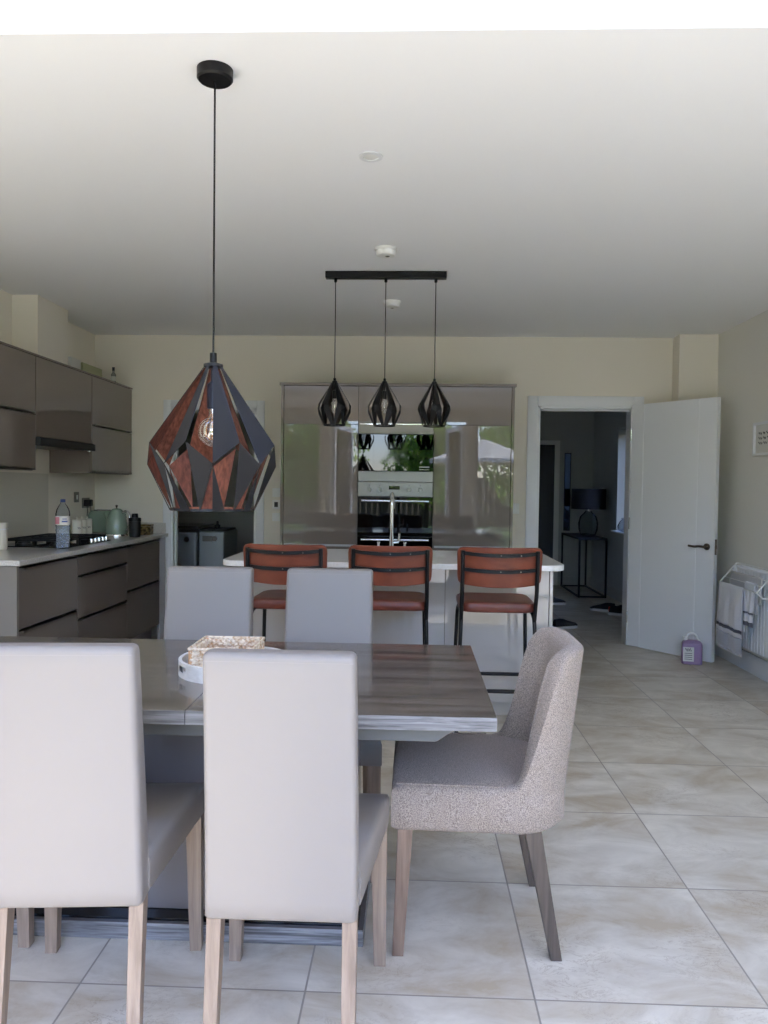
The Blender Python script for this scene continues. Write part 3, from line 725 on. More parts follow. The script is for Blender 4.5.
# ------------------------------------------------------------------ pendant lamps
def shade_mesh(scale_r, scale_z, zc, n=8, a0=-PI/2, off=(0, 0, 0)):
    """folded pinwheel shade; measured radii and heights of the large one, scaled"""
    m_ = MB()
    def P(r, ang, z): return Vector((off[0]+r*scale_r*math.cos(ang), off[1]+r*scale_r*math.sin(ang), zc + off[2] + z*scale_z))
    st_ = 2*PI/n
    def panel(pts, lip=.0012):
        pts = [Vector(p) for p in pts]
        nn = (pts[1]-pts[0]).cross(pts[2]-pts[0]).normalized()
        cen = sum(pts, Vector())/len(pts)
        if nn.dot(Vector((cen.x-off[0], cen.y-off[1], 0))) < 0: nn = -nn
        out = pts; inn = [p-nn*lip for p in pts]
        fo = m_.face(out, 0); fi = m_.face(inn[::-1], 1)
        for f_, want in ((fo, nn), (fi, -nn)):
            f_.normal_update()
            if f_.normal.dot(want) < 0: f_.normal_flip()
        k = len(pts)
        for i in range(k): m_.face([out[i], out[(i+1) % k], inn[(i+1) % k], inn[i]], 0)
    for k in range(n):
        a = a0 + k*st_
        N0 = P(.026, a, .46); N1 = P(.026, a+st_*.5, .46)
        D = P(.200, a, .143); U = P(.204, a+st_*.5, .208); Um = P(.204, a-st_*.5, .208)
        B0 = P(.132, a, 0); Bp = P(.132, a+st_*.36, 0); Bm = P(.132, a-st_*.36, 0)
        panel([N0, D, U]); panel([N0, U, N1])
        panel([Um, D, Bm]); panel([D, B0, Bp])
        # folded rim where the sheets meet
        w_ = .006
        panel([Bm, B0, P(.1315, a, .008), P(.1315, a-st_*.36, .008)])
        panel([Bp, P(.132, a+st_*.64, 0), P(.1315, a+st_*.64, .008), P(.1315, a+st_*.36, .008)])
    ring = [[P(rr, 2*PI*i/24, z) for i in range(24)] for rr, z in ((.026, .452), (.030, .455), (.030, .463), (.012, .468))]
    m_.loft(ring, True, True, 0)
    return m_
def rib_shade(sr, sz, zc, n, a0, off):
    m_ = MB(); st_ = 2*PI/n; d = .23*st_
    def P(r, ang, z): return Vector((off[0]+r*sr*math.cos(ang), off[1]+r*sr*math.sin(ang), zc+z*sz))
    def panel(pts):
        cen = sum(pts, Vector())/len(pts); nn = Vector((cen.x-off[0], cen.y-off[1], 0)).normalized()
        out = pts; inn = [p-nn*.0014 for p in pts]; k = len(pts)
        for f_, want in ((m_.face(out, 0), nn), (m_.face(inn[::-1], 1), -nn)):
            f_.normal_update()
            if f_.normal.dot(want) < 0: f_.normal_flip()
        for i in range(k): m_.face([out[i], out[(i+1) % k], inn[(i+1) % k], inn[i]], 0)
    for k in range(n):
        a = a0+k*st_; h = st_/2
        N = P(.028, a, .46); W = P(.204, a, .205); T = P(.198, a, .135)
        for sg in (-1, 1):
            Ns = P(.028, a+sg*h, .46); Ws = P(.202, a+sg*d*1.35, .17); B1 = P(.134, a+sg*h, 0); B0 = P(.134, a+sg*h*.62, 0)
            panel([N, Ns, P(.034, a+sg*h, .448), P(.19, a+sg*d, .225), W])      # upper half rib, folded along its middle
            panel([W, P(.19, a+sg*d, .225), Ws, T])                             # knuckle
            panel([T, Ws, B1, B0])                                              # lower leg
    m_.loft([[P(r_, 2*PI*i/24, z) for i in range(24)] for r_, z in ((.135, -.004), (.135, .010), (.130, .010), (.130, -.004), (.135, -.004))], True, False, 0)
    m_.loft([[P(rr, 2*PI*i/24, z) for i in range(24)] for rr, z in ((.026, .452), (.030, .455), (.030, .463), (.012, .468))], True, True, 0)
    return m_
def bulb(mb_glass, z, r, x=0, y=0, long=False):
    if long: prof = [(.010*1, 0), (.013, -.012), (r, -.03), (r, -.07), (r*.6, -.085), (.003, -.09)]
    else: prof = [(.013, 0), (.014, -.02)] + [(r*math.sin(a), -.02-.012-r*.92+r*math.cos(a)) for a in [.35+i*(PI-.4)/12 for i in range(13)]]
    mb_glass.lathe(prof, (x, y, z), 24, True)
PX, PY = -.637, 2.46
pd = thing('pendant_lamp', 'large folded black and copper pendant lamp hanging over the dining table', 'pendant lamp', (PX, PY, 1.246))
zc = 0
b = MB(); b.lathe([(.056, H-1.246-.001), (.056, H-1.246-.030), (.050, H-1.246-.036), (.004, H-1.246-.036)], n=32); b.build('ceiling_rose', M['black'], pd)
b = MB(); b.cyl((0, 0, .49), (0, 0, H-1.246-.034), .0032, 8); b.build('cord', M['black'], pd)
b = MB(); b.lathe([(.011, .455), (.011, .498), (.004, .50)], n=20); b.build('cap', M['black'], pd)
sh = shade_mesh(1, 1, 0, 8, -PI/2+.253).build('lamp_shade', [M['shadeout'], M['copper']], pd, smooth=0)
b = MB(); b.lathe([(.008, .46), (.008, .41), (.019, .40), (.019, .325), (.016, .322)], n=20); b.build('lamp_holder', mat('dark_blue_holder', srgb(34, 36, 52), .35), pd)
b = MB(); bulb(b, .325, .047); bu = b.build('light_bulb', M['bulbglass'], pd)
b = MB()
for k in range(4):
    a = k*PI/2; b.tube([(.004*math.cos(a), .004*math.sin(a), .31), (.018*math.cos(a), .018*math.sin(a), .285), (.022*math.cos(a+.4), .022*math.sin(a+.4), .235), (.006*math.cos(a), .006*math.sin(a), .225)], .0016, 6)
b.cyl((0, 0, .322), (0, 0, .26), .004, 8); b.build('filament', M['filament'], bu)

BY = 4.74
bp = thing('bar_pendant_lamp', 'black ceiling bar with three small folded pendants above the island', 'pendant lamp', (-.180, BY, 0))
b = MB(); b.box(-.365, .365, -.025, .025, H-.042, H-.002, .003); b.build('ceiling_bar', M['black'], bp)
for x in (-.304, .0, .301):
    zb = 1.70
    b = MB(); b.lathe([(.009, H-.041), (.009, H-.062), (.003, H-.066)], (x, 0, 0), 14); b.build('cord_grip', M['black'], bp)
    b = MB(); b.cyl((x, 0, 1.97), (x, 0, H-.05), .0026, 8); b.build('cord', M['black'], bp)
    sh = rib_shade(.50, .58, zb, 6, -PI/2 + (PI/6 if x < .1 else .12), (x, 0, 0)).build('lamp_shade', [M['black'], M['shadein']], bp, smooth=0)
    b = MB(); b.lathe([(.008, 1.955), (.008, 1.985), (.003, 1.988)], (x, 0, 0), 14); b.lathe([(.004, 1.965), (.004, 1.915), (.013, 1.91), (.013, 1.862), (.010, 1.86)], (x, 0, 0), 14); b.build('lamp_holder', M['black'], sh)
    b = MB(); bulb(b, 1.863, .020, x, 0, True); bu = b.build('light_bulb', M['bulbglass'], sh)

# ------------------------------------------------------------------ ceiling fittings
sd = thing('smoke_alarm', 'white smoke alarm on the ceiling just in front of the pendant bar', 'smoke alarm', (-.165, 4.28, H-.001))
b = MB(); b.lathe([(.062, 0), (.062, -.012), (.060, -.014)], n=32); b.build('base', M['plastic'], sd)
b = MB(); b.lathe([(.056, -.012), (.056, -.028), (.048, -.040), (.020, -.043), (.003, -.043)], n=32); b.build('cover', M['plastic'], sd)
b = MB(); b.lathe([(.012, -.041), (.012, -.047), (.003, -.048)], (.01, -.01, 0), 16); b.build('test_button', M['chrome'], sd)
sd2 = dup(sd, (-.165, 5.48, H-.001), 2.2, 'white smoke alarm on the ceiling beyond the pendant bar'); sd['group'] = sd2['group'] = 'ceiling smoke alarms'
dl = thing('downlight', 'small recessed white downlight in the ceiling between rooflight and pendant bar', 'downlight', (-.183, 3.10, H-.001))
b = MB(); b.lathe([(.030, -.001), (.031, -.006), (.046, -.005), (.047, 0)], n=32, caps=False); b.build('bezel', M['white'], dl)
b = MB(); b.lathe([(.030, -.002), (.024, -.004), (.006, -.005)], n=24); b.build('lens', M['plastic'], dl)

# ------------------------------------------------------------------ round tray and woven basket on the table
tr = thing('round_tray', 'round whitewashed wooden tray on the table', 'tray', (-.54, 2.372, .753))
b = MB(); b.lathe([(.168, 0), (.168, .010), (.002, .010)], n=40); b.build('tray_base', M['limed'], tr)
b = MB(); n = 64; rin, rout = .160, .170; zt = .046
rings = []
for i in range(n):
    a = 2*PI*i/n; rings.append([(rr*math.cos(a), rr*math.sin(a), z) for rr, z in ((rout, 0.0), (rout, zt), (rin, zt), (rin, .008))])
rings.append(rings[0])
for A, B in zip(rings, rings[1:]):
    a = math.atan2(A[0][1], A[0][0])
    hole = abs(abs(a)-2.55) < .16 or abs(abs(a)-.6) < .14
    for i, j in ((0, 1), (1, 2), (2, 3)):
        if hole and (i, j) in ((0, 1), (2, 3)):
            za, zb = .018, .035
            o4 = []
            for (u0, u1) in ((A[i], A[j]), (B[i], B[j])):
                r_ = (u0[0], u0[1]); o4.append([(u0[0], u0[1], z) for z in ((0, za, zb, zt) if i == 0 else (zt, zb, za, .008))])
            b.face([o4[0][0], o4[1][0], o4[1][1], o4[0][1]]); b.face([o4[0][2], o4[1][2], o4[1][3], o4[0][3]])
        else: b.face([A[i], B[i], B[j], A[j]])
bmesh.ops.remove_doubles(b.bm, verts=b.bm.verts, dist=1e-5); bmesh.ops.recalc_face_normals(b.bm, faces=b.bm.faces)
b.build('rim', M['limed'], tr)
bk = thing('woven_basket', 'small rectangular woven rush basket standing in the round tray', 'basket', (-.566, 2.380, .7635))
bw, bd, bh = .090, .090, .074
b = MB(); b.box(-bw+.004, bw-.004, -bd+.004, bd-.004, 0, .008); b.build('basket_base', M['cork'], bk)
def braid(mb_, p0, p1, z, amp=.007, r=.0058, waves=9):
    p0 = Vector(p0); p1 = Vector(p1); d_ = p1-p0; nrm = Vector((-d_.y, d_.x, 0)).normalized()
    for ph in (0, 2*PI/3, 4*PI/3):
        pts = []
        for i in range(waves*8+1):
            t = i/(waves*8); a = t*waves*PI+ph
            pts.append(p0 + d_*t + nrm*(math.sin(2*a)*.003) + Vector((0, 0, z+amp*math.sin(a))))
        mb_.tube(pts, r, 6)
b = MB(); cs = [(-bw, -bd), (bw, -bd), (bw, bd), (-bw, bd)]
for i in range(4):
    p0, p1 = cs[i], cs[(i+1) % 4]
    for z in (.015, .037, .059): braid(b, (*p0, 0), (*p1, 0), z, waves=7)
b.build('basket_weave', M['rope'], bk)
b = MB()
for x, y in cs: b.box(x-.006, x+.006, y-.006, y+.006, 0, bh-.002, .002)
b.build('corner_post', M['cork'], bk)
b = MB(); k = bw+.005; b.tube([(-k, -k, bh), (k, -k, bh), (k, k, bh), (-k, k, bh), (-k, -k, bh)], .0045, 8); b.build('basket_rim', M['rope'], bk)

# ------------------------------------------------------------------ things on the left worktop
Zw = WZ + .0005
hb = thing('gas_hob', 'black gas hob with cast iron pan supports set in the left worktop', 'hob', (-2.495, 5.37, Zw))
b = MB(); b.prism(rrect(.50, .74, .02, 4), 'z', 0, .008, .002); b.build('hob_plate', M['blackglass'], hb)
for y, w_ in ((-.235, .21), (0, .22), (.235, .21)):
    g = MB(); z0, z1 = .038, .050
    for sx in (-1, 1): g.box(sx*.215-.006, sx*.215+.006, y-w_/2, y+w_/2, z0, z1, .002)
    for yy in (-w_/2+.006, w_/2-.006, 0): g.box(-.215, .215, y+yy-.005, y+yy+.005, z0, z1, .002)
    for sx in (-1, 1):
        g.box(sx*.11-.005, sx*.11+.005, y-w_/2+.01, y-.03, z0, z1, .002); g.box(sx*.11-.005, sx*.11+.005, y+.03, y+w_/2-.01, z0, z1, .002)
        for yy in (-w_/2+.008, w_/2-.008): g.box(sx*.212-.007, sx*.212+.007, y+yy-.007, y+yy+.007, .006, z1, .002)
    g.build('pan_support', M['iron'], hb)
for x, y, r in ((-.11, -.235, .04), (.11, -.235, .032), (0, 0, .055), (-.11, .235, .032), (.11, .235, .04)):
    g = MB(); g.lathe([(r+.012, .008), (r+.010, .016), (r, .018), (r, .026), (r*.9, .030), (.003, .031)], (x, y, 0), 24); g.build('burner', M['blackmatt'], hb)
for i in range(5):
    g = MB(); g.lathe([(.017, .008), (.017, .016), (.015, .032), (.003, .033)], (.225, .06+i*.066, 0), 16); g.build('control_knob', M['chrome'], hb)
# water bottle
wb = thing('water_bottle', 'clear plastic water bottle with a pink and white label beside the hob', 'bottle', (-2.26, 4.96, Zw))
def bottleprof(s_=1): return [(.036*s_, 0), (.044*s_, .008), (.045*s_, .03), (.042*s_, .045), (.045*s_, .06), (.042*s_, .075), (.045*s_, .09), (.042*s_, .105), (.045*s_, .12), (.042*s_, .135), (.045*s_, .15), (.045*s_, .225), (.040*s_, .25), (.028*s_, .275), (.015*s_, .292), (.0135*s_, .305)]
b = MB(); b.lathe(bottleprof(), n=28); b.build('bottle_body', M['bottle'], wb)
b = MB(); b.lathe([(.0335, .004), (.0415, .010), (.0425, .03), (.0395, .045), (.0425, .06), (.0395, .075), (.0425, .09), (.0395, .105), (.0425, .12), (.0395, .135), (.0420, .148), (.003, .149)], n=28); b.build('water', M['water'], wb)
b = MB(); b.lathe([(.0462, .155), (.0462, .210)], n=28, caps=False); lb = b.build('bottle_label', M['paper'], wb)
def wrap(mb_, r, a0, a1, z0, z1):
    for i in range(6):
        a, c_ = a0+(a1-a0)*i/6, a0+(a1-a0)*(i+1)/6
        mb_.face([(r*math.cos(a), r*math.sin(a), z0), (r*math.cos(c_), r*math.sin(c_), z0), (r*math.cos(c_), r*math.sin(c_), z1), (r*math.cos(a), r*math.sin(a), z1)])
b = MB(); wrap(b, .0465, -2.9, -1.6, .160, .205); b.build('print', M['pinklabel'], lb)
b = MB(); wrap(b, .0465, -1.3, -.5, .172, .182); wrap(b, .0465, -1.2, -.6, .19, .196); b.build('print', M['bluelabel'], lb)
b = MB(); b.lathe([(.0155, .300), (.0155, .318), (.013, .320), (.002, .320)], n=20); b.build('bottle_cap', M['bluelabel'], wb)
# white jar at the left edge
jr = thing('utensil_jar', 'white jar on the left worktop at the photo edge', 'jar', (-2.60, 4.80, Zw))
b = MB(); b.lathe([(.046, 0), (.052, .006), (.054, .03), (.054, .115), (.050, .13), (.056, .145), (.058, .168), (.052, .168), (.050, .02), (.003, .02)], n=28); b.build('jar_body', M['ceramic'], jr)
b = MB(); b.lathe([(.0565, .126), (.0575, .13), (.0565, .134)], n=28, caps=False); b.build('band', M['limed'], jr)
# canisters
def squiggle(mb_, o_, ux, uz, w_, h_, k=4, r=.0016):
    pts = [o_ + ux*(w_*(i/(k*6)-.5)) + uz*(h_*(.5*math.sin(i*1.05)+.25*math.sin(i*2.3))) for i in range(k*6+1)]
    mb_.tube(pts, r, 5)
for i, (x, y, lab) in enumerate(((-2.665, 6.10, 'cream lidded canister nearest the water bottle, first of three behind the hob'), (-2.665, 6.195, 'cream lidded canister in the middle of three behind the hob'), (-2.665, 6.29, 'cream lidded canister next to the sage toaster, last of three behind the hob'))):
    k = thing('canister', lab, 'canister', (x, y, Zw), 0, 'cream canisters behind the hob')
    b = MB(); b.lathe([(.036, 0), (.040, .004), (.040, .118), (.038, .122), (.003, .122)], n=24); b.build('canister_body', M['ceramic'], k)
    b = MB(); b.lathe([(.040, .123), (.040, .130), (.034, .135), (.008, .137), (.008, .146), (.010, .152), (.003, .155)], n=24); b.build('lid', M['ceramic'], k)
    b = MB(); squiggle(b, Vector((.0286, -.0292, .07)), Vector((.707, .707, 0)), Vector((0, 0, 1)), .022, .014, 2, .0012); b.build('lettering', M['ink'], k)
# toaster
ts = thing('toaster', 'sage green toaster in the back corner behind the kettle', 'toaster', (-2.60, 6.55, Zw))
b = MB(); b.loft([[(x, y, z) for x, y in rrect(.30-2*i_, .19-2*i_, .05, 5)] for z, i_ in ((.012, .01), (.02, .0), (.13, 0), (.17, .006), (.192, .02), (.20, .045))]); b.build('toaster_body', M['sage'], ts)
b = MB(); 
for y in (-.03, .03): b.box(-.10, .10, y-.012, y+.012, .199, .203, .001)
b.build('slot', M['blackmatt'], ts)
b = MB(); b.box(.149, .166, -.02, .02, .12, .135, .003); b.build('lever', M['chrome'], ts)
b = MB(); b.prism(rrect(.27, .16, .04, 4), 'z', 0, .0125); b.build('foot_base', M['chrome'], ts)
# kettle
kt = thing('kettle', 'sage green domed kettle with chrome base on the left worktop', 'kettle', (-2.40, 6.24, Zw), -.25)
b = MB(); b.lathe([(.088, 0), (.090, .006), (.086, .018), (.080, .02)], n=32); b.build('kettle_base', M['chrome'], kt)
b = MB(); b.lathe([(.084, .02), (.088, .03), (.086, .07), (.080, .12), (.070, .16), (.058, .188), (.050, .200), (.046, .204)], n=32); b.build('kettle_body', M['sage'], kt)
b = MB(); b.lathe([(.047, .203), (.045, .212), (.030, .222), (.010, .226), (.004, .226)], n=28); lo = b.build('lid', M['sage'], kt)
b = MB(); b.lathe([(.005, .224), (.006, .236), (.010, .242), (.010, .250), (.003, .254)], n=14); b.build('knob', M['black'], lo)
b = MB(); b.tube(fillet([(.052, 0, .190), (.095, 0, .206), (.128, 0, .16), (.124, 0, .085), (.088, 0, .05)], .04, 6), .011, 10); b.build('handle', M['chrome'], kt)
b = MB(); b.tube([(-.066, 0, .135), (-.095, 0, .165), (-.110, 0, .192)], .024, 12, .013); b.build('spout', M['sage'], kt)
# shaker and tin
sk = thing('shaker_bottle', 'black shaker bottle with stubby cap near the far end of the left worktop', 'bottle', (-2.225, 6.17, Zw))
b = MB(); b.lathe([(.040, 0), (.043, .004), (.047, .12), (.047, .125), (.003, .126)], n=28); b.build('bottle_body', M['blackmatt'], sk)
b = MB(); b.lathe([(.049, .126), (.049, .150), (.046, .154), (.026, .156), (.024, .185), (.020, .188), (.003, .188)], n=28); b.build('bottle_cap', M['black'], sk)
tn = thing('tin', 'small gold patterned tin beside the black shaker bottle', 'tin', (-2.235, 6.46, Zw))
b = MB(); b.box(-.05, .05, -.045, .045, 0, .072, .006); b.build('tin_body', M['gold'], tn)
b = MB(); b.box(-.052, .052, -.047, .047, .073, .088, .005); b.build('lid', M['gold'], tn)
# sockets and plugs on the left wall
def socket(x_, y_, z_, label):
    o_ = thing('socket', label, 'socket', (XL+.0015 if x_ is None else x_, y_, z_)); return o_
so = socket(None, 6.36, 1.215, 'steel switch plate on the left wall above the canisters')
b = MB(); b.box(0, .009, -.043, .043, -.043, .043, .003); b.build('plate', M['steel'], so); b = MB(); b.box(.008, .014, -.012, .012, -.018, .018, .002); b.build('rocker', M['plastic'], so)
so = socket(None, 6.545, 1.165, 'steel double socket on the left wall with two black plugs')
b = MB(); b.box(0, .009, -.073, .073, -.043, .043, .003); b.build('plate', M['steel'], so)
for y in (-.036, .036):
    b = MB(); b.box(.010, .045, y-.024, y+.024, -.028, .028, .008); b.tube(fillet([(.03, y, -.02), (.035, y, -.07), (.02, y+.02, -.13), (.02, y+.03, -.19)], .03), .0035, 8); b.build('plug', M['blackmatt'], so)
# on top of wall cabinets
Zt = UT+.0145
b = thing('storage_carton', 'pale green carton lying on top of the wall cabinets', 'carton', (-2.68, 6.27, Zt))
q = MB(); q.box(-.07, .07, -.19, .19, 0, .115, .003); q.build('carton_body', M['green'], b); q = MB(); q.box(-.071, .071, -.191, .191, .112, .118, .002); q.build('carton_lid', M['green'], b)
b = thing('carton', 'small pale box beside the flue boxing on top of the wall cabinets', 'carton', (-2.66, 5.93, Zt))
q = MB(); q.box(-.06, .06, -.09, .09, 0, .12, .003); q.build('carton_body', M['paper'], b); q = MB(); q.box(-.061, .061, -.091, .091, .113, .123, .002); q.build('carton_lid', M['paper'], b)
b = thing('spirit_bottle', 'small dark-capped bottle standing on top of the wall cabinets', 'bottle', (-2.51, 6.45, Zt))
q = MB(); q.lathe([(.018, 0), (.020, .004), (.020, .075), (.010, .092), (.009, .112), (.003, .112)], n=18); q.build('bottle_body', M['smoke'], b)
q = MB(); q.lathe([(.0208, .02), (.0208, .06)], n=18, caps=False); q.build('bottle_label', M['paper'], b)
q = MB(); q.lathe([(.011, .108), (.011, .136), (.003, .137)], n=14); q.build('bottle_cap', M['navydark'], b)

# ------------------------------------------------------------------ switches on the back wall
def plate(x, z, w_, h_, kind, label):
    o_ = thing('light_switch' if kind != 'thermostat' else 'thermostat', label, 'switch' if kind != 'thermostat' else 'thermostat', (x, YB-.0015, z))
    b_ = MB(); b_.box(-w_/2, w_/2, -.010, 0, -h_/2, h_/2, .003); b_.build('plate', M['plastic'], o_)
    b_ = MB()
    if kind == 'thermostat': b_.box(-.016, .016, -.014, -.009, -.022, .022, .002); b_.build('screen', M['ink'], o_)
    else:
        for dx in ((-.016, .016) if kind == 'double' else (0,)): b_.box(dx-.008, dx+.008, -.014, -.009, -.014, .014, .002)
        b_.build('rocker', M['plastic'], o_)
    return o_
plate(-1.186, 1.272, .068, .078, 'double', 'white switch plate beside the utility doorway, topmost of three')
plate(-1.186, 1.168, .068, .082, 'thermostat', 'white wall thermostat with dark screen beside the utility doorway')
plate(-1.186, 1.058, .068, .070, 'single', 'white switch plate beside the utility doorway, lowest of three')
plate(.880, 1.161, .07, .09, 'double', 'white switch plate between the larder bank and the hall door frame')

# ------------------------------------------------------------------ right wall: radiator, airer, towels, picture
rd = thing('radiator', 'white panel radiator on the right wall under the drying rack', 'radiator', (2.44, 5.15, .15))
O = rd.location
b = MB(O); poly = []
n = 34; y0, y1 = 4.30, 5.92
for i in range(n):
    ya = y0+.03+(y1-y0-.06)*i/n; yb_ = y0+.03+(y1-y0-.06)*(i+1)/n; s_ = yb_-ya
    poly += [(2.405, ya+s_*.1), (2.405, ya+s_*.55), (2.409, ya+s_*.68), (2.409, ya+s_*.95)]
poly = [(2.402, y0)] + poly + [(2.402, y1), (2.425, y1), (2.425, y0)]
b.prism(poly, 'z', .205, .765); b.build('front_panel', M['radiator'], rd, smooth=20)
b = MB(O); b.box(2.455, 2.475, y0, y1, .205, .765, .004); b.build('rear_panel', M['radiator'], rd)
b = MB(O); b.box(2.400, 2.478, y0, y0+.004, .2, .78); b.build('side_cover', M['radiator'], rd, smooth=0)
b = MB(O); b.box(2.400, 2.478, y1-.004, y1, .2, .78); b.build('side_cover', M['radiator'], rd, smooth=0)
b = MB(O)
for i in range(40):
    yy = y0+.02+(y1-y0-.04)*i/39; b.box(2.404, 2.474, yy-.006, yy+.006, .772, .778)
b.box(2.400, 2.408, y0, y1, .764, .78, .001); b.box(2.470, 2.478, y0, y1, .764, .78, .001); b.build('top_grille', M['radiator'], rd, smooth=0)
b = MB(O); b.box(2.476, XR-.001, 5.70, 5.74, .3, .7); b.build('bracket', M['radiator'], rd, smooth=0)
b = MB(O); b.box(2.476, XR-.001, 4.5, 4.54, .3, .7); b.build('bracket', M['radiator'], rd, smooth=0)
ar = thing('drying_rack', 'white wire drying rack hooked over the radiator', 'drying rack', (2.36, 5.59, .65)); O = ar.location
ya, yb_ = 5.90, 5.27
for x_, z_, r_ in ((2.425, .800, .0045), (2.37, .735, .0032), (2.335, .695, .0032), (2.300, .655, .0045)):
    b = MB(O); b.tube([(x_, ya, z_), (x_, yb_, z_)], r_, 8); b.build('rail', M['plastic'], ar)
for y in (ya, yb_):
    b = MB(O); b.tube(fillet([(2.425, y, .800), (2.300, y, .655), (2.345, y, .615), (2.394, y, .615)], .01), .0045, 8); b.build('arm', M['plastic'], ar)
for y in (ya-.05, yb_+.05):
    b = MB(O); b.tube(fillet([(2.394, y, .70), (2.394, y, .800), (2.438, y, .800), (2.438, y, .787)], .01), .004, 8); b.build('hook', M['plastic'], ar)
def hang(name, y0, y1, xbar, zbar, front, back_, m_, label, cat, sway=.02, bands=(), taper=.0):
    o_ = thing(name, label, cat, (xbar, (y0+y1)/2, zbar))
    def surf(u, s):      # u across 0..1, s along from front hem to rear hem
        y = y0+(y1-y0)*u; r = .0085
        wob = .006*math.sin(u*13+1)+.004*math.sin(u*29)
        if s <= front:
            dd = front-s; x = xbar-r-.012*min(1, dd/.2)+wob*min(1, dd/.15); z = zbar-dd
            y += (u-.5)*-taper*dd + sway*dd*math.sin(s*3)
        elif s >= front+r*PI:
            dd = s-front-r*PI; x = xbar+r+.004*min(1, dd/.2)+wob*.3*min(1, dd/.15); z = zbar-dd
        else:
            a = (s-front)/r; x = xbar-r*math.cos(a); z = zbar+r*math.sin(a)
        return Vector((x, y, z)) - o_.location
    tot = front+.0085*PI+back_; ns, nu = 44, 22
    ss = [tot*i/ns for i in range(ns+1)]
    cuts = sorted(set([0, tot] + [b_ for bb in bands for b_ in bb[:2]]))
    regs = []
    for a, b_ in zip(cuts, cuts[1:]):
        mm = m_; nm = 'cloth'
        for bb in bands:
            if a >= bb[0]-1e-6 and b_ <= bb[1]+1e-6: mm = bb[2]; nm = 'woven_band'
        regs.append((a, b_, mm, nm))
    for a, b_, mm, nm in regs:
        k = max(2, int(ns*(b_-a)/tot)+1); g = MB(); rows = [[surf(i/nu, a+(b_-a)*j/k) for i in range(nu+1)] for j in range(k+1)]
        g.loft(rows, False, False); ob = g.build(nm, mm, o_, smooth=80)
        md = ob.modifiers.new('thick', 'SOLIDIFY'); md.thickness = .004; md.offset = 0
    return o_
hang('towel', 5.875, 5.47, 2.300, .655, .47, .30, M['towel'], 'white towel with a dark woven band on the front rail of the drying rack', 'towel', bands=((0, .012, M['towel']), (.012, .125, M['towelgrey']), (.155, .178, M['band'])), taper=.12)
hang('tea_towel', 5.52, 5.36, 2.335, .695, .29, .2, M['towel'], 'small white cloth with dark stripes on a rear rail of the drying rack', 'towel', bands=((.085, .097, M['band']), (.0, .03, M['band'])))
hang('thin_cloth', 5.85, 5.33, 2.37, .735, .17, .10, M['sheer'], 'thin pale cloth over the rearmost rail of the drying rack', 'cloth')
pc = thing('picture_frame', 'small framed handwritten print on the right wall at the photo edge', 'picture', (XR-.002, 5.60, 1.71)); 
O = pc.location; y0, y1, z0, z1 = 5.38, 5.83, 1.592, 1.832
b = MB(O)
for a in ((y0, y0+.018, z0, z1), (y1-.018, y1, z0, z1), (y0+.018, y1-.018, z0, z0+.018), (y0+.018, y1-.018, z1-.018, z1)): b.box(XR-.026, XR-.003, *a, .002)
b.build('frame', M['white'], pc)
b = MB(O); b.box(XR-.010, XR-.004, y0+.017, y1-.017, z0+.017, z1-.017); mt = b.build('mount', M['paper'], pc, smooth=0)
b = MB(O)
for j, z in enumerate((1.752, 1.717, 1.682)):
    yy = y1-.07
    for w_ in ((.05, .03, .06, .045), (.055, .04, .05, .04), (.06, .05, .035))[j]:
        squiggle(b, Vector((XR-.0112, yy-w_/2, z)), Vector((0, -1, 0)), Vector((0, 0, 1)), w_, .016, 2, .0014); yy -= w_+.02
b.build('handwriting', M['ink'], mt)
# detergent jug by the door
jg = thing('detergent_jug', 'lilac detergent jug with white label on the floor by the open door', 'jug', (2.165, 6.06, 0), -.25)
b = MB(); b.loft([[(x, y, z) for x, y in rrect(.150-2*i_, .095-2*i_, .022, 4)] for z, i_ in ((0, .006), (.006, 0), (.15, 0), (.165, .004), (.178, .016), (.185, .032))]); b.build('jug_body', M['lilac'], jg)
b = MB(); b.tube(fillet([(-.045, 0, .172), (-.03, 0, .235), (.02, 0, .235), (.055, 0, .165)], .03, 6), .009, 10); b.build('handle', M['plastic'], jg)
b = MB(); b.lathe([(.018, .18), (.018, .205), (.015, .207), (.003, .207)], (-.048, 0, 0), 16); b.build('jug_cap', M['plastic'], jg)
b = MB(); b.box(-.066, .012, -.0488, -.0472, .025, .135, .0005); lb = b.build('jug_label', M['paper'], jg)
b = MB()
squiggle(b, Vector((-.027, -.0492, .115)), Vector((1, 0, 0)), Vector((0, 0, 1)), .045, .022, 3, .002)
for z in (.085, .07, .055, .04): b.box(-.055, .0, -.0494, -.0487, z, z+.004)
b.build('print', M['ink'], lb, smooth=0)

# ------------------------------------------------------------------ hall
ct = thing('console_table', 'dark metal console table against the hall wall', 'table', (2.225, 10.23, 0)); O = ct.location
x0, x1, y0, y1, zt = 2.05, 2.40, 9.66, 10.80, .74
b = MB(O); b.box(x0, x1, y0, y1, zt-.025, zt, .003); b.build('tabletop', M['shoe'], ct)
for x in (x0+.012, x1-.012):
    for y in (y0+.012, y1-.012):
        l = MB(O); l.box(x-.0115, x+.0115, y-.0115, y+.0115, 0, zt-.026, .002); l.build('leg', M['black'], ct)
b = MB(O)
for x in (x0+.012, x1-.012): b.box(x-.011, x+.011, y0+.024, y1-.024, .002, .022, .002)
for y in (y0+.012, y1-.012): b.box(x0+.024, x1-.024, y-.011, y+.011, .002, .022, .002)
b.build('stretcher', M['black'], ct)
tl = thing('table_lamp', 'table lamp with navy drum shade and smoked glass base in the hall', 'lamp', (2.245, 10.05, zt+.001))
b = MB(); b.lathe([(.06, 0), (.10, .02), (.122, .09), (.125, .17), (.105, .25), (.055, .30), (.04, .32)], n=32); b.build('lamp_base', M['smoke'], tl)
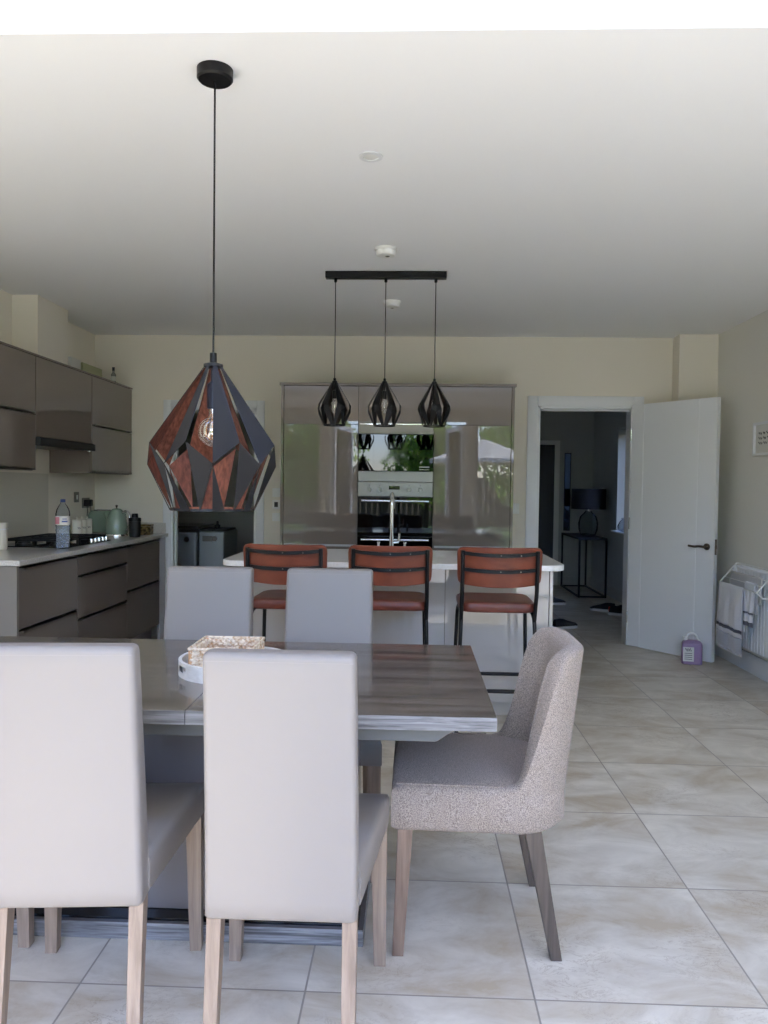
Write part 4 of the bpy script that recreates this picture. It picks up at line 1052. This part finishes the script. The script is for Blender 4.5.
b = MB(); b.lathe([(.04, .318), (.04, .33), (.012, .335), (.010, .40), (.003, .40)], n=20); b.build('lamp_neck', M['chrome'], tl)
b = MB(); b.lathe([(.215, .345), (.215, .605)], n=40, caps=False); b.lathe([(.212, .605), (.212, .345)], n=40, caps=False); b.build('lamp_shade', M['shadenavy'], tl)
v = tag(MB().lathe([(.04, 0), (.075, .02), (.085, .07), (.06, .12), (.035, .15), (.04, .165)], n=24).build('glass_vase', M['smoke'], loc=(HX+.0, 9.28, .839)), 'round smoked glass vase on the hall window sill', 'vase')
mr = thing('wall_mirror', 'narrow dark mirror on the far hall wall beside the dark door', 'mirror', (2.145, YH-.002, 1.3))
b = MB(); b.box(-.035, .035, -.016, -.006, -.53, .53); b.build('glass', M['mirror'], mr, smooth=0)
b = MB(); b.box(-.045, -.035, -.02, 0, -.54, .54); b.box(.035, .045, -.02, 0, -.54, .54); b.box(-.035, .035, -.02, 0, .53, .54); b.box(-.035, .035, -.02, 0, -.54, -.53); b.build('frame', M['navydark'], mr, smooth=0)
def shoe(name, loc, rz, label, cat, upper, trim=None):
    o_ = thing(name, label, cat, loc, rz, 'shoes on the hall floor')
    out = [(.0, .035), (.04, .042), (.12, .040), (.18, .046), (.23, .044), (.265, .030), (.28, .0)]
    ol = [(x-.14, -w_) for x, w_ in out] + [(x-.14, w_) for x, w_ in out[::-1][1:]]
    s_ = MB(); s_.prism(ol, 'z', 0, .028, .006); s_.build('sole', M['sole'], o_)
    u = MB(); rings_ = []
    for x, w_, z in ((-.138, .020, .05), (-.13, .034, .095), (-.08, .036, .10), (-.03, .037, .095), (.02, .038, .075), (.07, .041, .062), (.11, .038, .050), (.135, .018, .035)):
        rings_.append([(x, w_*math.cos(a), .024 + (z-.024)*max(0, math.sin(a))**.7) for a in [PI*i/10 for i in range(11)]])
    u.loft(rings_, True, True); uo = u.build('upper', upper, o_, smooth=60)
    if trim:
        t_ = MB(); t_.box(-.142, -.120, -.024, .024, .035, .085, .004); t_.build('heel_tab', trim, o_)
    return o_
shoe('trainer', (2.10, 8.62, 0), 2.7, 'dark trainer with white sole at the left of the hall shoe pile', 'shoe', M['shoe'])
shoe('trainer', (2.24, 8.33, 0), -.5, 'dark trainer with red heel nearest the hall door', 'shoe', M['shoe'], M['red'])
shoe('trainer', (2.34, 8.62, 0), 1.9, 'dark trainer behind the red-heeled one in the hall', 'shoe', M['shoe'])
shoe('slipper', (1.48, 7.50, 0), .5, 'single dark slipper lying inside the hall doorway', 'shoe', M['shoe'])
shoe('slipper', (1.66, 9.05, 0), .3, 'pale-soled slipper further down the hall near the dark door', 'shoe', M['navydark'])

# ------------------------------------------------------------------ utility room
def appliance(x0, x1, y0, label, hgt):
    o_ = thing('washing_machine', label, 'washing machine', ((x0+x1)/2, y0+.3, 0), 0, 'machines in the utility room'); O_ = o_.location
    b_ = MB(O_); b_.box(x0, x1, y0, y0+.58, .015, hgt, .018, 3); b_.build('body', M['washer'], o_)
    b_ = MB(O_); cx = (x0+x1)/2; rr = min(.19, (x1-x0)*.36)
    ring_ = [(rr*.72, -.002), (rr*.8, .012), (rr, .014), (rr*1.05, 0)]
    b_.loft([[(cx+r_*math.cos(2*PI*i/32), y0-z_, .42+r_*math.sin(2*PI*i/32)) for i in range(32)] for r_, z_ in ring_], True, False); b_.build('door_ring', M['chrome'], o_)
    b_ = MB(O_); b_.cyl((cx, y0-.001, .42), (cx, y0-.012, .42), rr*.74, 32, rr*.6); b_.build('door', M['blackglass'], o_)
    b_ = MB(O_); b_.cyl((x1-.09, y0-.0, hgt-.07), (x1-.09, y0-.022, hgt-.07), .026, 20); b_.build('dial', M['chrome'], o_)
    b_ = MB(O_); b_.box(x0+.04, x0+.14, y0-.003, y0+.004, hgt-.10, hgt-.045, .002); b_.build('detergent_drawer', M['handle'], o_)
    return o_
appliance(-2.66, -2.10, 7.50, 'silver washing machine beside the left door jamb in the utility room', .87)
appliance(-2.085, -1.83, 7.52, 'narrow silver machine on the right in the utility room', .88)
b = MB(); b.box(XL+.005, -2.09, 7.48, 8.15, .905, .93, .003); tag(b.build('utility_worktop', M['handle']), 'grey worktop over the washing machine in the utility room', 'worktop')
b = MB(); b.box(-.125, .115, -.2, .2, 0, .022, .004); b.prism(rrect(.06, .06, .012), 'z', .022, .045)
bo = thing('ironing_tray', 'black flat tray on top of the narrow utility machine', 'tray', (-1.955, 7.75, .8805))
b.bm.free(); b = MB(); b.box(-.13, .14, -.2, .2, 0, .02, .004); b.build('tray_base', M['blackmatt'], bo)
b = MB(); b.lathe([(.03, .02), (.03, .05), (.012, .06), (.012, .09), (.003, .09)], n=18); b.build('stopper', M['black'], bo)
bx = thing('wooden_board', 'reddish brown board leaning on the utility room wall', 'board', (-2.55, 8.9, .931))
b = MB(); b.box(-.12, .12, -.012, .012, 0, .42, .006); b.build('board_panel', M['cork'], bx, rot=(-.12, 0, 0))
b = MB(); b.box(-.03, .03, -.010, .010, .42, .50, .006); b.build('board_handle', M['cork'], bx, rot=(-.12, 0, 0))
bx.location = (-2.55, 8.0, .931)

# ------------------------------------------------------------------ garden behind the camera (seen in the glossy doors)
g = MB(); g.box(-9, 9, -6.0, YF-.151, -.14, -.02); struct(g.build('patio_ground', M['patio'], smooth=0), 'sandstone patio')
g = MB(); g.box(-14, 14, -26, -6.001, -.16, -.04); struct(g.build('lawn_ground', M['lawn'], smooth=0), 'lawn')
fn = thing('garden_fence', 'brown board fence at the end of the garden, mirrored in the larder doors', 'fence', (0, -14.5, -.04))
b = MB()
for i in range(112): b.box(-11.2+i*.2, -11.2+i*.2+.19, -.012, .012, .05, 1.75)
b.build('board_panel', M['fence'], fn, smooth=0)
for i in range(12):
    b = MB(); b.box(-11.2+i*2.03-.05, -11.2+i*2.03+.05, .013, .11, 0, 1.85, .008); b.build('post', M['fence'], fn)
def tree(name, loc, h_, rad, m_, seed, label, n=2600, leaf_=.09):
    o_ = thing(name, label, 'tree', loc, 0, 'garden trees and shrubs'); rnd = random.Random(seed)
    b_ = MB(); b_.tube([(0, 0, 0), (.05, 0, h_*.35), (.0, .04, h_*.7)], .09, 10, .04)
    for k in range(5):
        a = k*1.3; b_.tube([(.03, 0, h_*.4), (rad*.45*math.cos(a), rad*.45*math.sin(a), h_*.66)], .04, 6, .015)
    b_.build('trunk', M['bark'], o_)
    c_ = MB(); lobes = [(Vector((rnd.uniform(-.5, .5)*rad, rnd.uniform(-.5, .5)*rad, h_*rnd.uniform(.45, .85))), rad*rnd.uniform(.45, .75)) for _ in range(9)]
    for i in range(n):
        cen, r_ = rnd.choice(lobes)
        v_ = Vector((rnd.gauss(0, 1), rnd.gauss(0, 1), rnd.gauss(0, 1))).normalized()*r_*rnd.uniform(.75, 1.0)
        p_ = cen + v_
        if p_.z < .05: continue
        a_ = Vector((rnd.gauss(0, 1), rnd.gauss(0, 1), rnd.gauss(0, 1))).normalized(); t1 = v_.cross(a_).normalized(); t2 = (v_.normalized()*.4+a_).cross(t1).normalized()
        s_ = leaf_*rnd.uniform(.7, 1.3)
        c_.face([p_-t1*s_, p_+t2*s_*.5, p_+t1*s_, p_-t2*s_*.5])
    c_.build('crown', m_, o_, smooth=0); return o_
tree('garden_shrub', (-2.6, -9.0, -.04), 3.7, 1.45, M['leaf'], 1, 'bright green garden shrub mirrored in the left larder door', 4200)
tree('garden_tree', (-8.2, -11.4, -.04), 4.2, 1.7, M['leafdark'], 2, 'dark garden tree at the far left of the reflected garden', 3200, .12)
tree('garden_shrub', (3.1, -10.2, -.04), 3.9, 1.5, M['leaf'], 3, 'bright green garden shrub mirrored in the right larder door', 4200)
tree('garden_tree', (6.2, -11.6, -.04), 4.2, 1.6, M['leafdark'], 4, 'dark garden tree at the far right of the reflected garden', 3200, .12)
tree('garden_tree', (.4, -11.9, -.04), 3.4, 1.2, M['leaf'], 5, 'green garden tree mirrored in the microwave glass', 3000, .11)
tree('garden_tree', (-5.2, -11.9, -.04), 3.8, 1.2, M['leafdark'], 6, 'dark garden tree between the reflected shrubs', 3000, .12)
pr = thing('garden_parasol', 'cream canvas garden parasol mirrored in the glossy cabinets', 'parasol', (1.75, -6.9, -.04))
b = MB(); b.tube([(0, 0, 0), (0, 0, 2.6)], .025, 12); b.build('pole', M['steel'], pr)
b = MB(); b.lathe([(.26, 0), (.26, .06), (.05, .08), (.045, .3)], n=24); b.build('base', M['blackmatt'], pr)
b = MB(); n = 8
ringp = [[(r_*math.cos(2*PI*i/n), r_*math.sin(2*PI*i/n), z_) for i in range(n)] for r_, z_ in ((1.35, 1.98), (1.35, 2.08), (.7, 2.32), (.03, 2.58))]
b.loft(ringp, True, False); co = b.build('canopy', M['canvas'], pr, smooth=0); co.modifiers.new('thick', 'SOLIDIFY').thickness = .006

# ------------------------------------------------------------------ light
wd = bpy.data.worlds.new('sky'); S.world = wd; wd.use_nodes = True
nt = wd.node_tree; bg = nt.nodes['Background']; sk_ = nt.nodes.new('ShaderNodeTexSky')
sk_.sky_type = 'NISHITA'; sk_.sun_disc = False; sk_.sun_elevation = math.radians(48); sk_.sun_rotation = math.radians(150)
sk_.air_density = 1.0; sk_.dust_density = 1.0; sk_.ozone_density = 1.0
tint = nt.nodes.new('ShaderNodeMixRGB'); tint.blend_type = 'MULTIPLY'; tint.inputs['Fac'].default_value = 1
tint.inputs['Color2'].default_value = (.86, .97, 1.27, 1)
nt.links.new(sk_.outputs[0], tint.inputs['Color1']); nt.links.new(tint.outputs[0], bg.inputs['Color']); bg.inputs['Strength'].default_value = .42
sun = bpy.data.lights.new('sun', 'SUN'); sun.energy = 10.0; sun.angle = math.radians(2.0); sun.color = (1.0, .98, .935)
so_ = bpy.data.objects.new('sun', sun); COL.objects.link(so_)
SDIR = Vector((-.55, 1.0, -1.25)).normalized()
so_.rotation_euler = SDIR.to_track_quat('-Z', 'Y').to_euler(); so_.location = (4, -8, 8)
def portal(name, loc, rot, sx, sy):
    l = bpy.data.lights.new(name, 'AREA'); l.shape = 'RECTANGLE'; l.size = sx; l.size_y = sy; l.cycles.is_portal = True
    o_ = bpy.data.objects.new(name, l); COL.objects.link(o_); o_.location = loc; o_.rotation_euler = rot
portal('rooflight_portal', ((RX0+RX1)/2, (RY0+RY1)/2, H+.73), (0, 0, 0), RX1-RX0, RY1-RY0)
portal('garden_opening_portal', (-.14, YF-.12, 1.21), (-PI/2, 0, 0), 4.96, 2.42)

# ------------------------------------------------------------------ camera
f_px, yaw, pitch, roll, hcam = 779.7625, .0367, .0311, .0127, 1.3254
cy, sy, cp, sp = math.cos(yaw), math.sin(yaw), math.cos(pitch), math.sin(pitch)
F = Vector((-sy*cp, cy*cp, -sp)); R = Vector((cy, sy, 0)); U = R.cross(F)
R2 = R*math.cos(roll)+U*math.sin(roll); U2 = U*math.cos(roll)-R*math.sin(roll)
cam = bpy.data.cameras.new('camera'); co_ = bpy.data.objects.new('camera', cam); COL.objects.link(co_)
mt = Matrix((R2, U2, -F)).transposed().to_4x4(); mt.translation = (0, 0, hcam); co_.matrix_world = mt
cam.sensor_fit = 'VERTICAL'; cam.sensor_height = 24; cam.lens = f_px/1024*24; cam.clip_start = .05; cam.clip_end = 200
S.camera = co_

S.view_settings.view_transform = 'Standard'; S.view_settings.look = 'None'; S.view_settings.gamma = 1.0
S.view_settings.use_curve_mapping = False; S.view_settings.exposure = 1.64
S.cycles.max_bounces = 12; S.cycles.diffuse_bounces = 10; S.cycles.glossy_bounces = 4; S.cycles.transmission_bounces = 6; S.cycles.transparent_max_bounces = 12
S.cycles.sample_clamp_indirect = 6; S.cycles.caustics_reflective = False; S.cycles.caustics_refractive = False
S.cycles.use_denoising = True; S.cycles.denoiser = 'OPENIMAGEDENOISE'
